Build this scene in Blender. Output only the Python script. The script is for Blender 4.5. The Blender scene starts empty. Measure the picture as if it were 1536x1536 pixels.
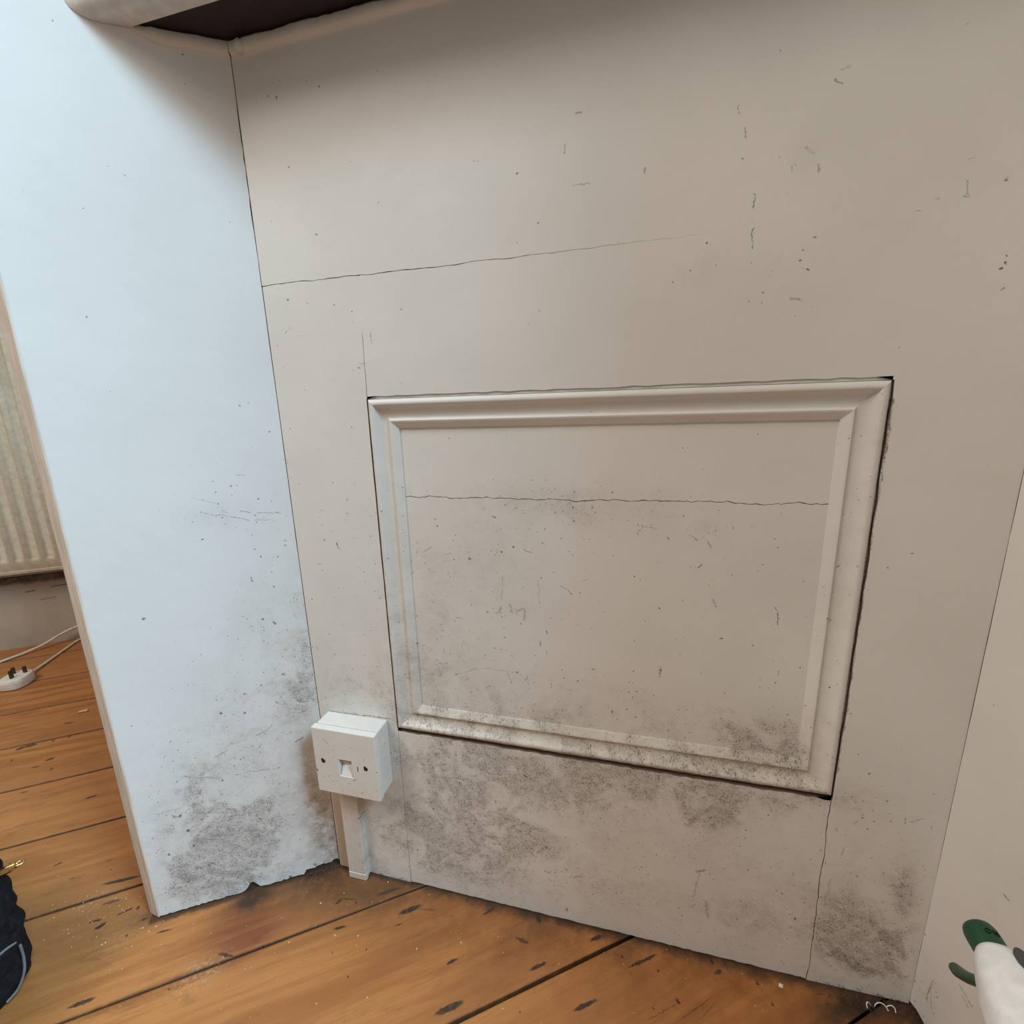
import bpy, bmesh, math, random
from mathutils import Vector, Matrix

random.seed(7)
sc = bpy.context.scene
COL = sc.collection

# ------------------------------------------------------------------ camera
cam_d = bpy.data.cameras.new('camera')
cam = bpy.data.objects.new('camera', cam_d)
COL.objects.link(cam)
cam_d.sensor_width = 36.0
cam_d.lens = 689.2247 / 1536.0 * 36.0
cam_d.clip_start = 0.01
right = Vector((0.96883724, 0.24610441, -0.028054))
down = Vector((0.02714235, -0.21805718, -0.97555849))
fwd = Vector((-0.24620662, 0.94439594, -0.21794177))
cam.matrix_world = Matrix(((right.x, -down.x, -fwd.x, 0.3754),
                           (right.y, -down.y, -fwd.y, -0.4379),
                           (right.z, -down.z, -fwd.z, 0.6114),
                           (0, 0, 0, 1)))
sc.camera = cam

# ------------------------------------------------------------------ light of the room
world = bpy.data.worlds.new('room_light')
sc.world = world
world.use_nodes = True
bg = world.node_tree.nodes['Background']
bg.inputs['Color'].default_value = (1.0, 0.915, 0.82, 1)
bg.inputs['Strength'].default_value = 0.25

def area(name, loc, target, sx, sy, energy, color):
    d = bpy.data.lights.new(name, 'AREA')
    d.shape = 'RECTANGLE'; d.size = sx; d.size_y = sy
    d.energy = energy; d.color = color
    o = bpy.data.objects.new(name, d)
    COL.objects.link(o)
    o.location = loc
    o.rotation_euler = (Vector(target) - Vector(loc)).to_track_quat('-Z', 'Y').to_euler()
    return o

# daylight through the window above the right-hand dado
area('window_daylight', (2.45, -0.92, 3.0), (-0.10, -0.06, 0.45), 0.9, 0.9, 196.0, (0.53, 0.80, 1.0))
# added fill lamp for the room's warm bounce, unseen, behind and to the left
area('room_bounce_fill', (-1.0, -1.25, 2.55), (0.2, 0.0, 0.4), 0.9, 1.1, 41.0, (1.0, 0.945, 0.87))

sc.view_settings.view_transform = 'Standard'
sc.view_settings.look = 'None'
sc.view_settings.exposure = 0.0
sc.view_settings.gamma = 1.0
sc.view_settings.use_curve_mapping = False

# ------------------------------------------------------------------ marks and grime (metres on each surface)
LEFT_MARKS = [
    (0.0733, 0.5316, 0.0733, 0.5316, 0.00101, 1), (0.0741, 0.5441, 0.0741, 0.5441, 0.0006, 1), (0.0675, 0.5626, 0.0675, 0.5626, 0.00059, 1), (0.0522, 0.5382, 0.0522, 0.5382, 0.00061, 1), (0.0581, 0.5283, 0.0581, 0.5283, 0.00061, 1),
    (0.0583, 0.5372, 0.0583, 0.5372, 0.00061, 1), (0.033, 0.5208, 0.033, 0.5208, 0.00083, 1), (0.0202, 0.519, 0.0202, 0.519, 0.00063, 1), (0.059, 0.4903, 0.059, 0.4903, 0.00063, 1), (0.049, 0.4884, 0.049, 0.4884, 0.00063, 1),
    (0.0455, 0.4809, 0.0455, 0.4809, 0.00064, 1), (0.0441, 0.4636, 0.0441, 0.4636, 0.00108, 1), (0.0391, 0.4544, 0.0391, 0.4544, 0.00087, 1), (0.0219, 0.4522, 0.0219, 0.4522, 0.0011, 1), (0.0119, 0.4691, 0.0119, 0.4691, 0.00109, 1),
    (0.0116, 0.4636, 0.0116, 0.4636, 0.00066, 1), (0.0303, 0.4406, 0.0303, 0.4406, 0.00066, 1), (0.0527, 0.4312, 0.0511, 0.426, 0.00063, 1), (0.0303, 0.416, 0.0303, 0.416, 0.00112, 1), (0.0475, 0.3782, 0.0475, 0.3782, 0.00115, 1),
    (0.0378, 0.3728, 0.0358, 0.3695, 0.00066, 1), (0.0343, 0.3023, 0.0343, 0.3023, 0.00122, 1), (0.0331, 0.5788, 0.0331, 0.5788, 0.0006, 1), (0.0368, 0.6231, 0.0368, 0.6231, 0.00096, 1), (0.0276, 0.6269, 0.0276, 0.6269, 0.00057, 1),
    (0.0118, 0.6267, 0.0118, 0.6267, 0.00058, 1), (0.013, 0.5941, 0.013, 0.5941, 0.00099, 1), (0.0074, 0.4994, 0.0074, 0.4994, 0.00064, 1), (0.0114, 0.3989, 0.0114, 0.3989, 0.00069, 1), (0.0933, 0.481, 0.0933, 0.481, 0.00083, 1),
    (0.1158, 0.3442, 0.1158, 0.3442, 0.00068, 1), (0.0885, 0.5099, 0.0641, 0.5045, 0.00045, 0.5), (0.0641, 0.5045, 0.046, 0.4976, 0.00045, 0.7), (0.0533, 0.5097, 0.0424, 0.5071, 0.00045, 0.7), (0.0369, 0.5056, 0.0117, 0.5032, 0.00045, 0.6),
    (0.0403, 0.4975, 0.0242, 0.4965, 0.00045, 0.5), (0.0511, 0.5492, 0.0425, 0.5476, 0.00045, 0.6), (0.0396, 0.5027, 0.0396, 0.5027, 0.00084, 1), (0.0965, 0.5275, 0.0729, 0.5199, 0.00045, 0.35), (0.1213, 0.209, 0.1073, 0.2154, 0.00069, 0.6),
    (0.1065, 0.2208, 0.0862, 0.2239, 0.00045, 0.5), (0.0785, 0.2243, 0.056, 0.2333, 0.00055, 0.7), (0.1577, 0.1921, 0.123, 0.1784, 0.00068, 0.55), (0.104, 0.1785, 0.0535, 0.1743, 0.00056, 0.6), (0.1977, 0.1496, 0.1497, 0.1501, 0.00045, 0.4),
    (0.0235, 0.2635, 0.013, 0.2585, 0.00111, 0.7), (0.0202, 0.2664, 0.0188, 0.2611, 0.00083, 1), (0.0237, 0.245, 0.0174, 0.2472, 0.00056, 1), (0.0323, 0.2069, 0.0237, 0.211, 0.00086, 1), (0.1202, 0.1327, 0.1111, 0.1284, 0.00087, 0.7),
    (0.1752, 0.1395, 0.1752, 0.1395, 0.00177, 1), (0.1702, 0.1386, 0.1702, 0.1386, 0.00177, 1), (0.1661, 0.1159, 0.1661, 0.1159, 0.0016, 1), (0.1083, 0.2658, 0.1083, 0.2658, 0.00167, 1), (0.0607, 0.2929, 0.0607, 0.2929, 0.0013, 1),
    (0.0346, 0.3021, 0.0346, 0.3021, 0.0015, 1), (0.0797, 0.285, 0.0797, 0.285, 0.00148, 1), (0.1189, 0.1747, 0.1189, 0.1747, 0.00118, 1), (0.0832, 0.2596, 0.0832, 0.2596, 0.00151, 1), (0.0459, 0.2663, 0.0459, 0.2663, 0.00153, 1),
    (0.1898, 0.0887, 0.1898, 0.0887, 0.00162, 1), (0.1624, 0.0922, 0.1624, 0.0922, 0.00184, 1), (0.1659, 0.0574, 0.1466, 0.0581, 0.00119, 0.7), (0.1782, 0.0513, 0.1769, 0.0454, 0.00208, 0.6), (0.1761, 0.0409, 0.1761, 0.0409, 0.00126, 1),
    (0.063, 0.0049, 0.063, 0.0049, 0.00203, 1), (0.0313, 0.0124, 0.0313, 0.0124, 0.00228, 1), (0.0404, 0.94, 0.0404, 0.94, 0.00054, 1), (0.1026, 0.8341, 0.1026, 0.8341, 0.00057, 1), (0.1346, 0.9487, 0.1346, 0.9487, 0.00067, 1),
    (0.1625, 0.3977, 0.1625, 0.3977, 0.00172, 1), (0.1607, 0.0945, 0.1213, 0.0984, 0.0059, 0.45), (0.1506, 0.0482, 0.1095, 0.0226, 0.00544, 0.45), (0.1802, 0.0568, 0.1732, 0.0417, 0.006, 0.6), (0.135, 0.0942, 0.1204, 0.0738, 0.00464, 0.4),
    (0.0994, 0.0967, 0.0909, 0.0753, 0.00606, 0.45), (0.1623, 0.0281, 0.128, 0.0205, 0.00343, 0.4),
]
BACK_MARKS = [
    (0.0368, 0.4892, 0.0368, 0.4892, 0.00087, 1), (0.0385, 0.4716, 0.0385, 0.4716, 0.0011, 1), (0.0482, 0.4819, 0.0482, 0.4819, 0.00065, 1), (0.0545, 0.4688, 0.0553, 0.4635, 0.00062, 1), (0.0554, 0.4649, 0.0584, 0.4604, 0.00047, 0.7),
    (0.0141, 0.5344, 0.0141, 0.5344, 0.00063, 1), (0.0109, 0.396, 0.0109, 0.396, 0.00095, 1), (0.0774, 0.4412, 0.0774, 0.4412, 0.00066, 1), (0.085, 0.4362, 0.085, 0.4362, 0.00066, 1), (0.0975, 0.4781, 0.0975, 0.4781, 0.00085, 1),
    (0.0851, 0.4245, 0.0851, 0.4245, 0.00067, 1), (0.0496, 0.4137, 0.0496, 0.4137, 0.00069, 1), (0.0423, 0.4019, 0.0423, 0.4019, 0.0007, 1), (0.0975, 0.3906, 0.0975, 0.3906, 0.00069, 1), (0.0885, 0.317, 0.0885, 0.317, 0.00073, 1),
    (0.0761, 0.3776, 0.0761, 0.3776, 0.0007, 1), (0.0281, 0.352, 0.0281, 0.352, 0.00073, 1), (0.0265, 0.441, 0.0265, 0.441, 0.00068, 1), (0.1024, 0.4049, 0.1024, 0.4049, 0.0009, 1), (0.003, 0.5595, 0.003, 0.5595, 0.00062, 1),
    (0.04, 0.5061, 0.04, 0.5061, 0.00064, 1), (0.0355, 0.4973, 0.0355, 0.4973, 0.00065, 1), (0.2381, 0.5034, 0.2401, 0.5015, 0.00076, 1), (0.2605, 0.4713, 0.2605, 0.4713, 0.00092, 1), (0.2103, 0.456, 0.2103, 0.456, 0.00112, 1),
    (0.2462, 0.4644, 0.2462, 0.4644, 0.00094, 1), (0.2413, 0.4632, 0.2413, 0.4632, 0.00047, 1), (0.2484, 0.4613, 0.2484, 0.4613, 0.00047, 1), (0.1955, 0.4817, 0.1955, 0.4817, 0.00079, 1), (0.2298, 0.4972, 0.2298, 0.4972, 0.00046, 1),
    (0.2473, 0.4905, 0.2473, 0.4905, 0.00046, 1), (0.2631, 0.4907, 0.2631, 0.4907, 0.00045, 1), (0.2927, 0.4911, 0.2927, 0.4911, 0.00074, 1), (0.3224, 0.5156, 0.3224, 0.5156, 0.00086, 1), (0.3228, 0.5004, 0.3228, 0.5004, 0.00087, 1),
    (0.3293, 0.5117, 0.3293, 0.5117, 0.00071, 1), (0.2703, 0.511, 0.2703, 0.511, 0.00045, 1), (0.3097, 0.5144, 0.3097, 0.5144, 0.00045, 1), (0.3843, 0.4996, 0.3843, 0.4996, 0.00098, 1), (0.3385, 0.4826, 0.3385, 0.4826, 0.00088, 1),
    (0.2471, 0.3658, 0.2471, 0.3658, 0.00085, 1), (0.2933, 0.3775, 0.2933, 0.3775, 0.00083, 1), (0.2955, 0.3701, 0.2955, 0.3701, 0.0005, 1), (0.286, 0.3654, 0.2859, 0.3612, 0.00072, 0.6), (0.4072, 0.4145, 0.4072, 0.4145, 0.00045, 1),
    (0.3424, 0.3392, 0.3448, 0.3391, 0.00071, 0.8), (0.365, 0.2925, 0.3651, 0.2893, 0.00074, 1), (0.2541, 0.3449, 0.2541, 0.3449, 0.00087, 1), (0.2414, 0.3456, 0.2414, 0.3456, 0.00052, 1), (0.2281, 0.3946, 0.2281, 0.3946, 0.00084, 1),
    (0.2777, 0.4034, 0.2777, 0.4034, 0.00049, 1), (0.3435, 0.5105, 0.3435, 0.5105, 0.00071, 1), (0.3153, 0.5261, 0.3153, 0.5261, 0.00045, 1), (0.3238, 0.5315, 0.3238, 0.5315, 0.0007, 1), (0.2691, 0.4689, 0.2784, 0.4658, 0.00045, 0.7),
    (0.3092, 0.4312, 0.3207, 0.4214, 0.00045, 0.8), (0.3318, 0.4371, 0.3388, 0.4421, 0.00045, 0.4), (0.2489, 0.3221, 0.252, 0.3115, 0.00051, 0.8), (0.4095, 0.3393, 0.4102, 0.3484, 0.00046, 0.8), (0.2434, 0.4025, 0.2407, 0.393, 0.00095, 0.55),
    (0.2377, 0.3942, 0.2447, 0.3954, 0.00084, 0.5), (0.2539, 0.4055, 0.2556, 0.3954, 0.00082, 0.5), (0.2626, 0.4001, 0.2713, 0.4019, 0.00094, 0.5), (0.2712, 0.3988, 0.2697, 0.3895, 0.00117, 0.5), (0.2597, 0.4009, 0.2605, 0.3948, 0.0007, 0.5),
    (0.1812, 0.458, 0.1885, 0.4604, 0.00045, 0.5), (0.1565, 0.4614, 0.1672, 0.4653, 0.00045, 0.6), (0.1901, 0.3848, 0.1995, 0.384, 0.00045, 0.6), (0.1944, 0.3489, 0.198, 0.357, 0.00045, 0.6), (0.1728, 0.3465, 0.1733, 0.3376, 0.00045, 0.5),
    (0.1568, 0.3221, 0.1769, 0.3269, 0.00045, 0.4), (0.1847, 0.312, 0.2216, 0.3257, 0.00045, 0.4), (0.2216, 0.3257, 0.2585, 0.3242, 0.00045, 0.35), (0.2852, 0.4338, 0.2857, 0.4081, 0.00045, 0.4), (0.2462, 0.437, 0.2453, 0.4108, 0.00045, 0.45),
    (0.2926, 0.3557, 0.2925, 0.3494, 0.00045, 0.5), (0.2705, 0.3254, 0.2731, 0.3061, 0.0005, 0.35), (0.3867, 0.4997, 0.4014, 0.4954, 0.00045, 0.4), (0.3838, 0.4877, 0.3884, 0.4984, 0.00045, 0.4), (0.5549, 0.4683, 0.5549, 0.4683, 0.00112, 1),
    (0.5103, 0.4241, 0.5138, 0.4065, 0.00049, 0.9), (0.4691, 0.499, 0.4691, 0.499, 0.00082, 1), (0.4935, 0.384, 0.4935, 0.384, 0.00108, 1), (0.4654, 0.3877, 0.4654, 0.3877, 0.00109, 1), (0.4066, 0.4146, 0.4066, 0.4146, 0.00073, 1),
    (0.4097, 0.3386, 0.4119, 0.351, 0.00056, 0.7), (0.4301, 0.4915, 0.4408, 0.4855, 0.00048, 0.7), (0.4479, 0.485, 0.4523, 0.4793, 0.0006, 0.7), (0.4423, 0.4591, 0.4446, 0.462, 0.00062, 0.9), (0.4131, 0.487, 0.4131, 0.487, 0.00102, 1),
    (0.6023, 0.2665, 0.6023, 0.2665, 0.00095, 1), (0.5789, 0.3277, 0.5789, 0.3277, 0.00091, 1), (0.5736, 0.3079, 0.5736, 0.3079, 0.0013, 1), (0.5744, 0.4649, 0.5744, 0.4649, 0.00096, 1), (0.5737, 0.4747, 0.5737, 0.4747, 0.00095, 1),
    (0.564, 0.3784, 0.564, 0.3784, 0.0007, 1), (0.5556, 0.4165, 0.5556, 0.4165, 0.00101, 1), (0.4566, 0.4271, 0.4589, 0.4207, 0.00101, 0.5), (0.5196, 0.3599, 0.5192, 0.3542, 0.00065, 0.5), (0.3155, 0.8187, 0.3155, 0.8187, 0.00064, 1),
    (0.3152, 0.8251, 0.3155, 0.8195, 0.00045, 0.6), (0.3241, 0.8453, 0.3303, 0.8459, 0.00045, 0.6), (0.2749, 0.8099, 0.2749, 0.8099, 0.00092, 1), (0.3794, 0.7996, 0.3799, 0.7941, 0.00045, 0.6), (0.3224, 0.7927, 0.3351, 0.7938, 0.00047, 0.5),
    (0.3618, 0.7461, 0.3618, 0.7461, 0.00054, 1), (0.2821, 0.6864, 0.2821, 0.6864, 0.00045, 1), (0.1504, 0.9043, 0.1504, 0.9043, 0.00064, 1), (0.2343, 0.8246, 0.2393, 0.8248, 0.00045, 0.4), (0.4479, 0.8305, 0.448, 0.8262, 0.00045, 0.6),
    (0.4529, 0.8162, 0.4548, 0.8084, 0.00045, 0.6), (0.4638, 0.77, 0.4632, 0.7609, 0.00045, 0.9), (0.4649, 0.7447, 0.464, 0.7326, 0.00045, 0.7), (0.4525, 0.7954, 0.4525, 0.7954, 0.00063, 1), (0.5112, 0.8366, 0.5164, 0.8328, 0.00061, 0.6),
    (0.5148, 0.8423, 0.5188, 0.8427, 0.00047, 0.4), (0.4883, 0.7822, 0.4886, 0.7859, 0.00045, 0.5), (0.6024, 0.7595, 0.602, 0.75, 0.00049, 0.5), (0.6005, 0.7502, 0.6033, 0.7504, 0.00064, 0.6), (0.6239, 0.7578, 0.6239, 0.7578, 0.00136, 1),
    (0.5995, 0.7745, 0.6037, 0.7757, 0.00045, 0.5), (0.6292, 0.6994, 0.6312, 0.7009, 0.00067, 1), (0.6328, 0.7045, 0.6328, 0.7045, 0.00082, 1), (0.6335, 0.7087, 0.6335, 0.7087, 0.00051, 1), (0.6335, 0.6868, 0.6358, 0.6879, 0.0006, 0.8),
    (0.5084, 0.7346, 0.5084, 0.7346, 0.00076, 1), (0.5009, 0.7254, 0.5009, 0.7254, 0.00077, 1), (0.507, 0.712, 0.507, 0.712, 0.00078, 1), (0.4751, 0.6975, 0.4751, 0.6975, 0.00092, 1), (0.5052, 0.7842, 0.5069, 0.7803, 0.00073, 0.5),
    (0.4965, 0.796, 0.502, 0.7915, 0.00087, 0.35), (0.5857, 0.7515, 0.5835, 0.7505, 0.00045, 0.4), (0.4955, 0.6909, 0.5038, 0.6882, 0.00098, 0.35), (0.0773, 0.9111, 0.0773, 0.9111, 0.00069, 1), (0.0917, 0.9043, 0.0917, 0.9043, 0.00086, 1),
    (0.0353, 0.9055, 0.0353, 0.9055, 0.00106, 1), (0.0442, 0.9031, 0.0442, 0.9031, 0.00088, 1), (0.0705, 0.7848, 0.0705, 0.7848, 0.00138, 1), (0.0489, 0.8452, 0.0489, 0.8452, 0.00075, 1), (0.0298, 0.7286, 0.0298, 0.7286, 0.00086, 1),
    (0.1505, 0.9042, 0.1505, 0.9042, 0.00066, 1), (0.1208, 0.6915, 0.1211, 0.6819, 0.00045, 0.6), (0.1212, 0.6808, 0.1212, 0.6808, 0.00069, 1), (0.1024, 0.6579, 0.1055, 0.6569, 0.00057, 0.8), (0.1067, 0.6615, 0.1113, 0.6624, 0.00045, 0.7),
    (0.0298, 0.7284, 0.0298, 0.7284, 0.0007, 1), (0.0204, 0.6957, 0.0222, 0.698, 0.00045, 0.6), (0.0256, 0.6978, 0.0272, 0.7016, 0.00045, 0.6), (0.0831, 0.7191, 0.0831, 0.7191, 0.00076, 1), (0.3162, 0.02, 0.3162, 0.016, 0.00123, 1),
    (0.1214, 0.056, 0.1214, 0.056, 0.00137, 1), (0.2659, 0.1996, 0.2706, 0.1972, 0.00109, 1), (0.2886, 0.0679, 0.2939, 0.0668, 0.00105, 0.6), (0.3241, 0.0687, 0.3333, 0.0725, 0.00118, 0.5), (0.2869, 0.1008, 0.2922, 0.1034, 0.00175, 0.6),
    (0.2252, 0.0916, 0.2341, 0.0926, 0.00151, 0.6), (0.608, 0.2063, 0.608, 0.2063, 0.001, 1), (0.5417, 0.1074, 0.5417, 0.1074, 0.00096, 1), (0.5771, 0.1133, 0.5771, 0.1133, 0.00094, 1), (0.558, 0.0785, 0.558, 0.0785, 0.00098, 1),
    (0.5833, 0.2422, 0.588, 0.2407, 0.00045, 0.6), (0.5915, 0.2387, 0.5915, 0.2387, 0.00084, 1), (0.6362, 0.2245, 0.6378, 0.2187, 0.00059, 0.6), (0.6409, 0.2215, 0.6493, 0.227, 0.00049, 0.5), (0.5894, 0.1702, 0.5911, 0.1791, 0.00053, 0.5),
    (0.5957, 0.2079, 0.5986, 0.2113, 0.00045, 0.5), (0.582, 0.201, 0.5844, 0.197, 0.00045, 0.5), (0.5835, 0.1379, 0.5818, 0.1016, 0.00088, 0.35), (0.4574, 0.1142, 0.4664, 0.1174, 0.0012, 0.6), (0.4601, 0.1132, 0.4574, 0.0784, 0.0006, 0.5),
    (0.4703, 0.0749, 0.4729, 0.0537, 0.00165, 0.35), (0.0153, 0.2451, 0.1013, 0.2475, 0.00077, 0.8), (-0.1056, 0.2322, -0.092, 0.2274, 0.00103, 0.6), (-0.0956, 0.2673, -0.0956, 0.2673, 0.00084, 1), (0.5752, 0.61, 0.5756, 0.565, 0.0013, 0.9),
    (0.5756, 0.565, 0.5752, 0.5, 0.0009, 0.6), (0.5752, 0.5, 0.5752, 0.26, 0.001, 0.65), (0.6367, 0.0832, 0.6517, 0.0684, 0.00482, 0.5), (0.5981, 0.0461, 0.6215, 0.0336, 0.00553, 0.55), (0.6162, 0.0317, 0.6406, 0.0314, 0.0037, 0.5),
    (0.6484, 0.0831, 0.6576, 0.0585, 0.00305, 0.5), (0.6436, 0.0496, 0.6587, 0.0347, 0.00315, 0.4), (0.4679, 0.1991, 0.4858, 0.1919, 0.00301, 0.35), (0.4456, 0.171, 0.4566, 0.189, 0.00267, 0.4),
]
FLOOR_MARKS = [
    (0.3002, -0.0918, 0.2598, -0.087, 0.00199, 1), (0.2891, -0.0596, 0.2712, -0.0583, 0.00166, 0.7), (0.2944, -0.0384, 0.2834, -0.0372, 0.0011, 1), (0.2838, -0.0267, 0.2755, -0.0302, 0.00198, 1), (0.2654, -0.0366, 0.2516, -0.0389, 0.0011, 1),
    (0.2445, -0.0367, 0.2445, -0.0367, 0.0022, 1), (0.2108, 0.0075, 0.196, 0.0093, 0.00098, 0.9), (0.2733, 0.0593, 0.2534, 0.0602, 0.00188, 1), (0.1342, 0.0617, 0.1187, 0.0707, 0.00132, 0.9), (0.2448, -0.0029, 0.2448, -0.0029, 0.0012, 1),
    (0.38, -0.1513, 0.3721, -0.1531, 0.00125, 0.8), (0.2337, -0.0174, 0.2283, -0.0174, 0.0009, 1), (0.1778, 0.0811, 0.1778, 0.0811, 0.00094, 1), (0.2995, -0.1135, 0.2995, -0.1135, 0.00107, 1), (0.3489, -0.1189, 0.3427, -0.1178, 0.00096, 0.6),
    (-0.0701, 0.096, -0.0934, 0.0963, 0.00244, 1), (0.0084, 0.0839, -0.0051, 0.0859, 0.00112, 1), (-0.0459, 0.0618, -0.0727, 0.0635, 0.00213, 0.7), (-0.0927, 0.21, -0.1189, 0.2104, 0.00244, 1), (-0.1128, 0.1706, -0.1238, 0.17, 0.00131, 1),
    (-0.1983, 0.2105, -0.2169, 0.2107, 0.00139, 1), (-0.1951, 0.1753, -0.2048, 0.1844, 0.00156, 0.8), (-0.2277, 0.26, -0.2509, 0.2609, 0.00177, 1), (-0.1666, 0.136, -0.1814, 0.133, 0.00125, 0.9), (-0.2279, 0.1663, -0.2279, 0.1663, 0.00342, 1),
    (-0.0278, 0.1213, -0.0278, 0.1213, 0.00121, 1), (-0.2761, 0.2102, -0.2879, 0.2096, 0.00142, 1), (0.0056, 0.0536, -0.0001, 0.0497, 0.00124, 1), (-0.0001, 0.0491, -0.0171, 0.0565, 0.00072, 0.7), (-0.0171, 0.0565, -0.0196, 0.0653, 0.00071, 0.6),
    (-0.0615, 0.1084, -0.0713, 0.1081, 0.00077, 0.7), (0.0096, 0.11, 0.0096, 0.11, 0.00103, 1), (-0.0065, 0.1415, -0.0065, 0.1415, 0.00111, 1), (-0.0915, 0.0986, -0.113, 0.1102, 0.00049, 0.6), (0.0864, 0.0725, 0.0864, 0.0725, 0.00112, 1),
    (-0.3021, 0.2489, -0.3361, 0.2502, 0.0013, 1), (-0.331, 0.2934, -0.331, 0.2934, 0.00221, 1), (-0.3907, 0.2779, -0.3907, 0.2779, 0.0026, 1), (-0.386, 0.2886, -0.3931, 0.2889, 0.00148, 0.9), (-0.3293, 0.2636, -0.3293, 0.2636, 0.00122, 1),
    (-0.2925, 0.2945, -0.332, 0.2942, 0.00045, 0.6), (-0.3169, 0.3063, -0.3679, 0.3037, 0.00045, 0.5), (-0.3415, 0.3138, -0.3672, 0.3081, 0.00045, 0.4), (-0.2748, 0.2103, -0.2918, 0.2112, 0.00126, 0.8), (-0.2998, 0.2372, -0.2998, 0.2372, 0.00126, 1),
    (-0.4207, 0.312, -0.4207, 0.312, 0.00145, 1), (-0.4205, 0.3315, -0.4205, 0.3315, 0.00156, 1), (-0.3033, 0.2887, -0.3033, 0.2887, 0.00107, 1), (-0.5001, 0.3652, -0.5001, 0.3652, 0.00625, 1), (0.5804, -0.4814, 0.5722, -0.4844, 0.0036, 1),
    (0.5699, -0.4858, 0.5555, -0.4844, 0.00333, 1), (0.5238, -0.4082, 0.5137, -0.4064, 0.00159, 0.8), (0.5095, -0.4219, 0.5008, -0.4236, 0.00271, 1), (0.4886, -0.3897, 0.4886, -0.3897, 0.00251, 1), (0.5281, -0.4855, 0.5281, -0.4855, 0.00297, 1),
    (0.5716, -0.4462, 0.5716, -0.4462, 0.00237, 1), (0.5355, -0.5431, 0.5205, -0.5408, 0.00234, 0.7), (0.3952, -0.2828, 0.3822, -0.2832, 0.00188, 1), (0.5066, -0.3405, 0.4992, -0.3393, 0.0014, 0.7), (0.5042, -0.4867, 0.5042, -0.4867, 0.00256, 1),
]
BACK_GRIME = [
    (0.1843, 0.1327, 0.0531, 0.0707, 0.96), (0.2291, 0.1852, 0.058, 0.0347, 0.78), (0.3158, 0.1937, 0.0302, 0.0231, 1.02), (0.1451, 0.078, 0.0469, 0.0438, 0.8999999999999999), (0.2597, 0.1161, 0.0661, 0.0422, 0.54),
    (0.388, 0.2172, 0.0416, 0.0348, 0.48), (0.4759, 0.198, 0.0191, 0.017, 0.72), (0.4541, 0.1804, 0.0131, 0.0213, 0.66), (0.1891, 0.0581, 0.0724, 0.0369, 0.48), (0.4264, 0.1206, 0.1044, 0.0687, 0.264),
    (0.6211, 0.0884, 0.0343, 0.0514, 0.72), (0.6455, 0.1215, 0.0108, 0.0363, 1.08), (0.62, 0.0481, 0.0231, 0.0231, 1.14), (0.646, 0.0527, 0.017, 0.0262, 1.02), (0.5865, 0.0773, 0.0188, 0.0606, 0.48),
    (0.0611, 0.0464, 0.0212, 0.0563, 0.72), (0.1037, 0.1599, 0.0148, 0.0505, 0.66), (0.0728, 0.292, 0.0324, 0.0234, 0.432), (0.0251, 0.281, 0.0297, 0.0475, 0.36), (0.3359, 0.5125, 0.0384, 0.0166, 0.504),
    (0.2698, 0.5229, 0.0411, 0.0102, 0.252), (0.1585, 0.383, 0.0209, 0.0572, 0.396), (0.2076, 0.411, 0.054, 0.0624, 0.2016), (0.1535, 0.3157, 0.0424, 0.0437, 0.324), (0.2413, 0.3019, 0.078, 0.0275, 0.252),
    (0.3858, 0.2947, 0.0807, 0.0234, 0.288), (0.512, 0.2921, 0.035, 0.0194, 0.84), (0.4293, 0.7186, 0.0154, 0.0127, 0.252), (0.4922, 0.7005, 0.024, 0.0199, 0.18), (0.4976, 0.7879, 0.0091, 0.0112, 0.216),
    (0.0377, 0.9289, 0.0289, 0.0161, 0.216), (0.1079, 0.4193, 0.0195, 0.0974, 0.216), (0.3549, 0.0436, 0.0928, 0.0405, 0.3), (0.5174, 0.0736, 0.0386, 0.0463, 0.42), (0.4725, 0.2502, 0.0622, 0.023, 0.24),
    (0.2473, 0.4733, 0.0431, 0.0289, 0.252), (0.4448, 0.5017, 0.0227, 0.0189, 0.216), (0.3794, 0.5188, 0.0243, 0.0128, 0.288), (0.3523, 0.2357, 0.1656, 0.0331, 0.8999999999999999), (0.5171, 0.2313, 0.0537, 0.0156, 0.72),
    (0.1495, 0.2624, 0.0607, 0.0158, 0.36), (0.5295, 0.2611, 0.0174, 0.0111, 1.08), (0.123, 0.3547, 0.0125, 0.1024, 0.144), (0.5685, 0.5626, 0.0062, 0.0328, 0.432), (0.5634, 0.4393, 0.0114, 0.0937, 0.216),
]
LEFT_GRIME = [
    (0.1335, 0.0953, 0.0391, 0.0377, 1.6875), (0.1556, 0.0464, 0.0352, 0.0259, 1.7550000000000001), (0.1257, 0.0453, 0.0218, 0.0182, 1.35), (0.1834, 0.0553, 0.0096, 0.0123, 1.2825), (0.1125, 0.1635, 0.0569, 0.059, 0.5670000000000001),
    (0.0583, 0.2631, 0.0508, 0.0554, 0.5670000000000001), (0.0194, 0.2726, 0.0151, 0.0186, 0.81), (0.0953, 0.0869, 0.0166, 0.0256, 1.1475), (0.1285, 0.025, 0.0437, 0.0232, 0.81), (0.0707, 0.046, 0.0468, 0.0646, 0.4725),
    (0.0447, 0.3675, 0.0288, 0.0507, 0.3375), (0.0665, 0.5078, 0.0323, 0.0153, 0.3375), (0.0002, 0.3056, 0.0144, 0.1081, 0.6075), (0.1532, 0.1568, 0.0283, 0.0562, 0.3375), (0.0186, 0.0707, 0.0171, 0.0526, 0.675),
]
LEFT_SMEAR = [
    (0.0172, 0.113, 0.0195, 0.0766, 0.85), (0.0057, 0.033, 0.0132, 0.0434, 0.7),
]
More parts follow.
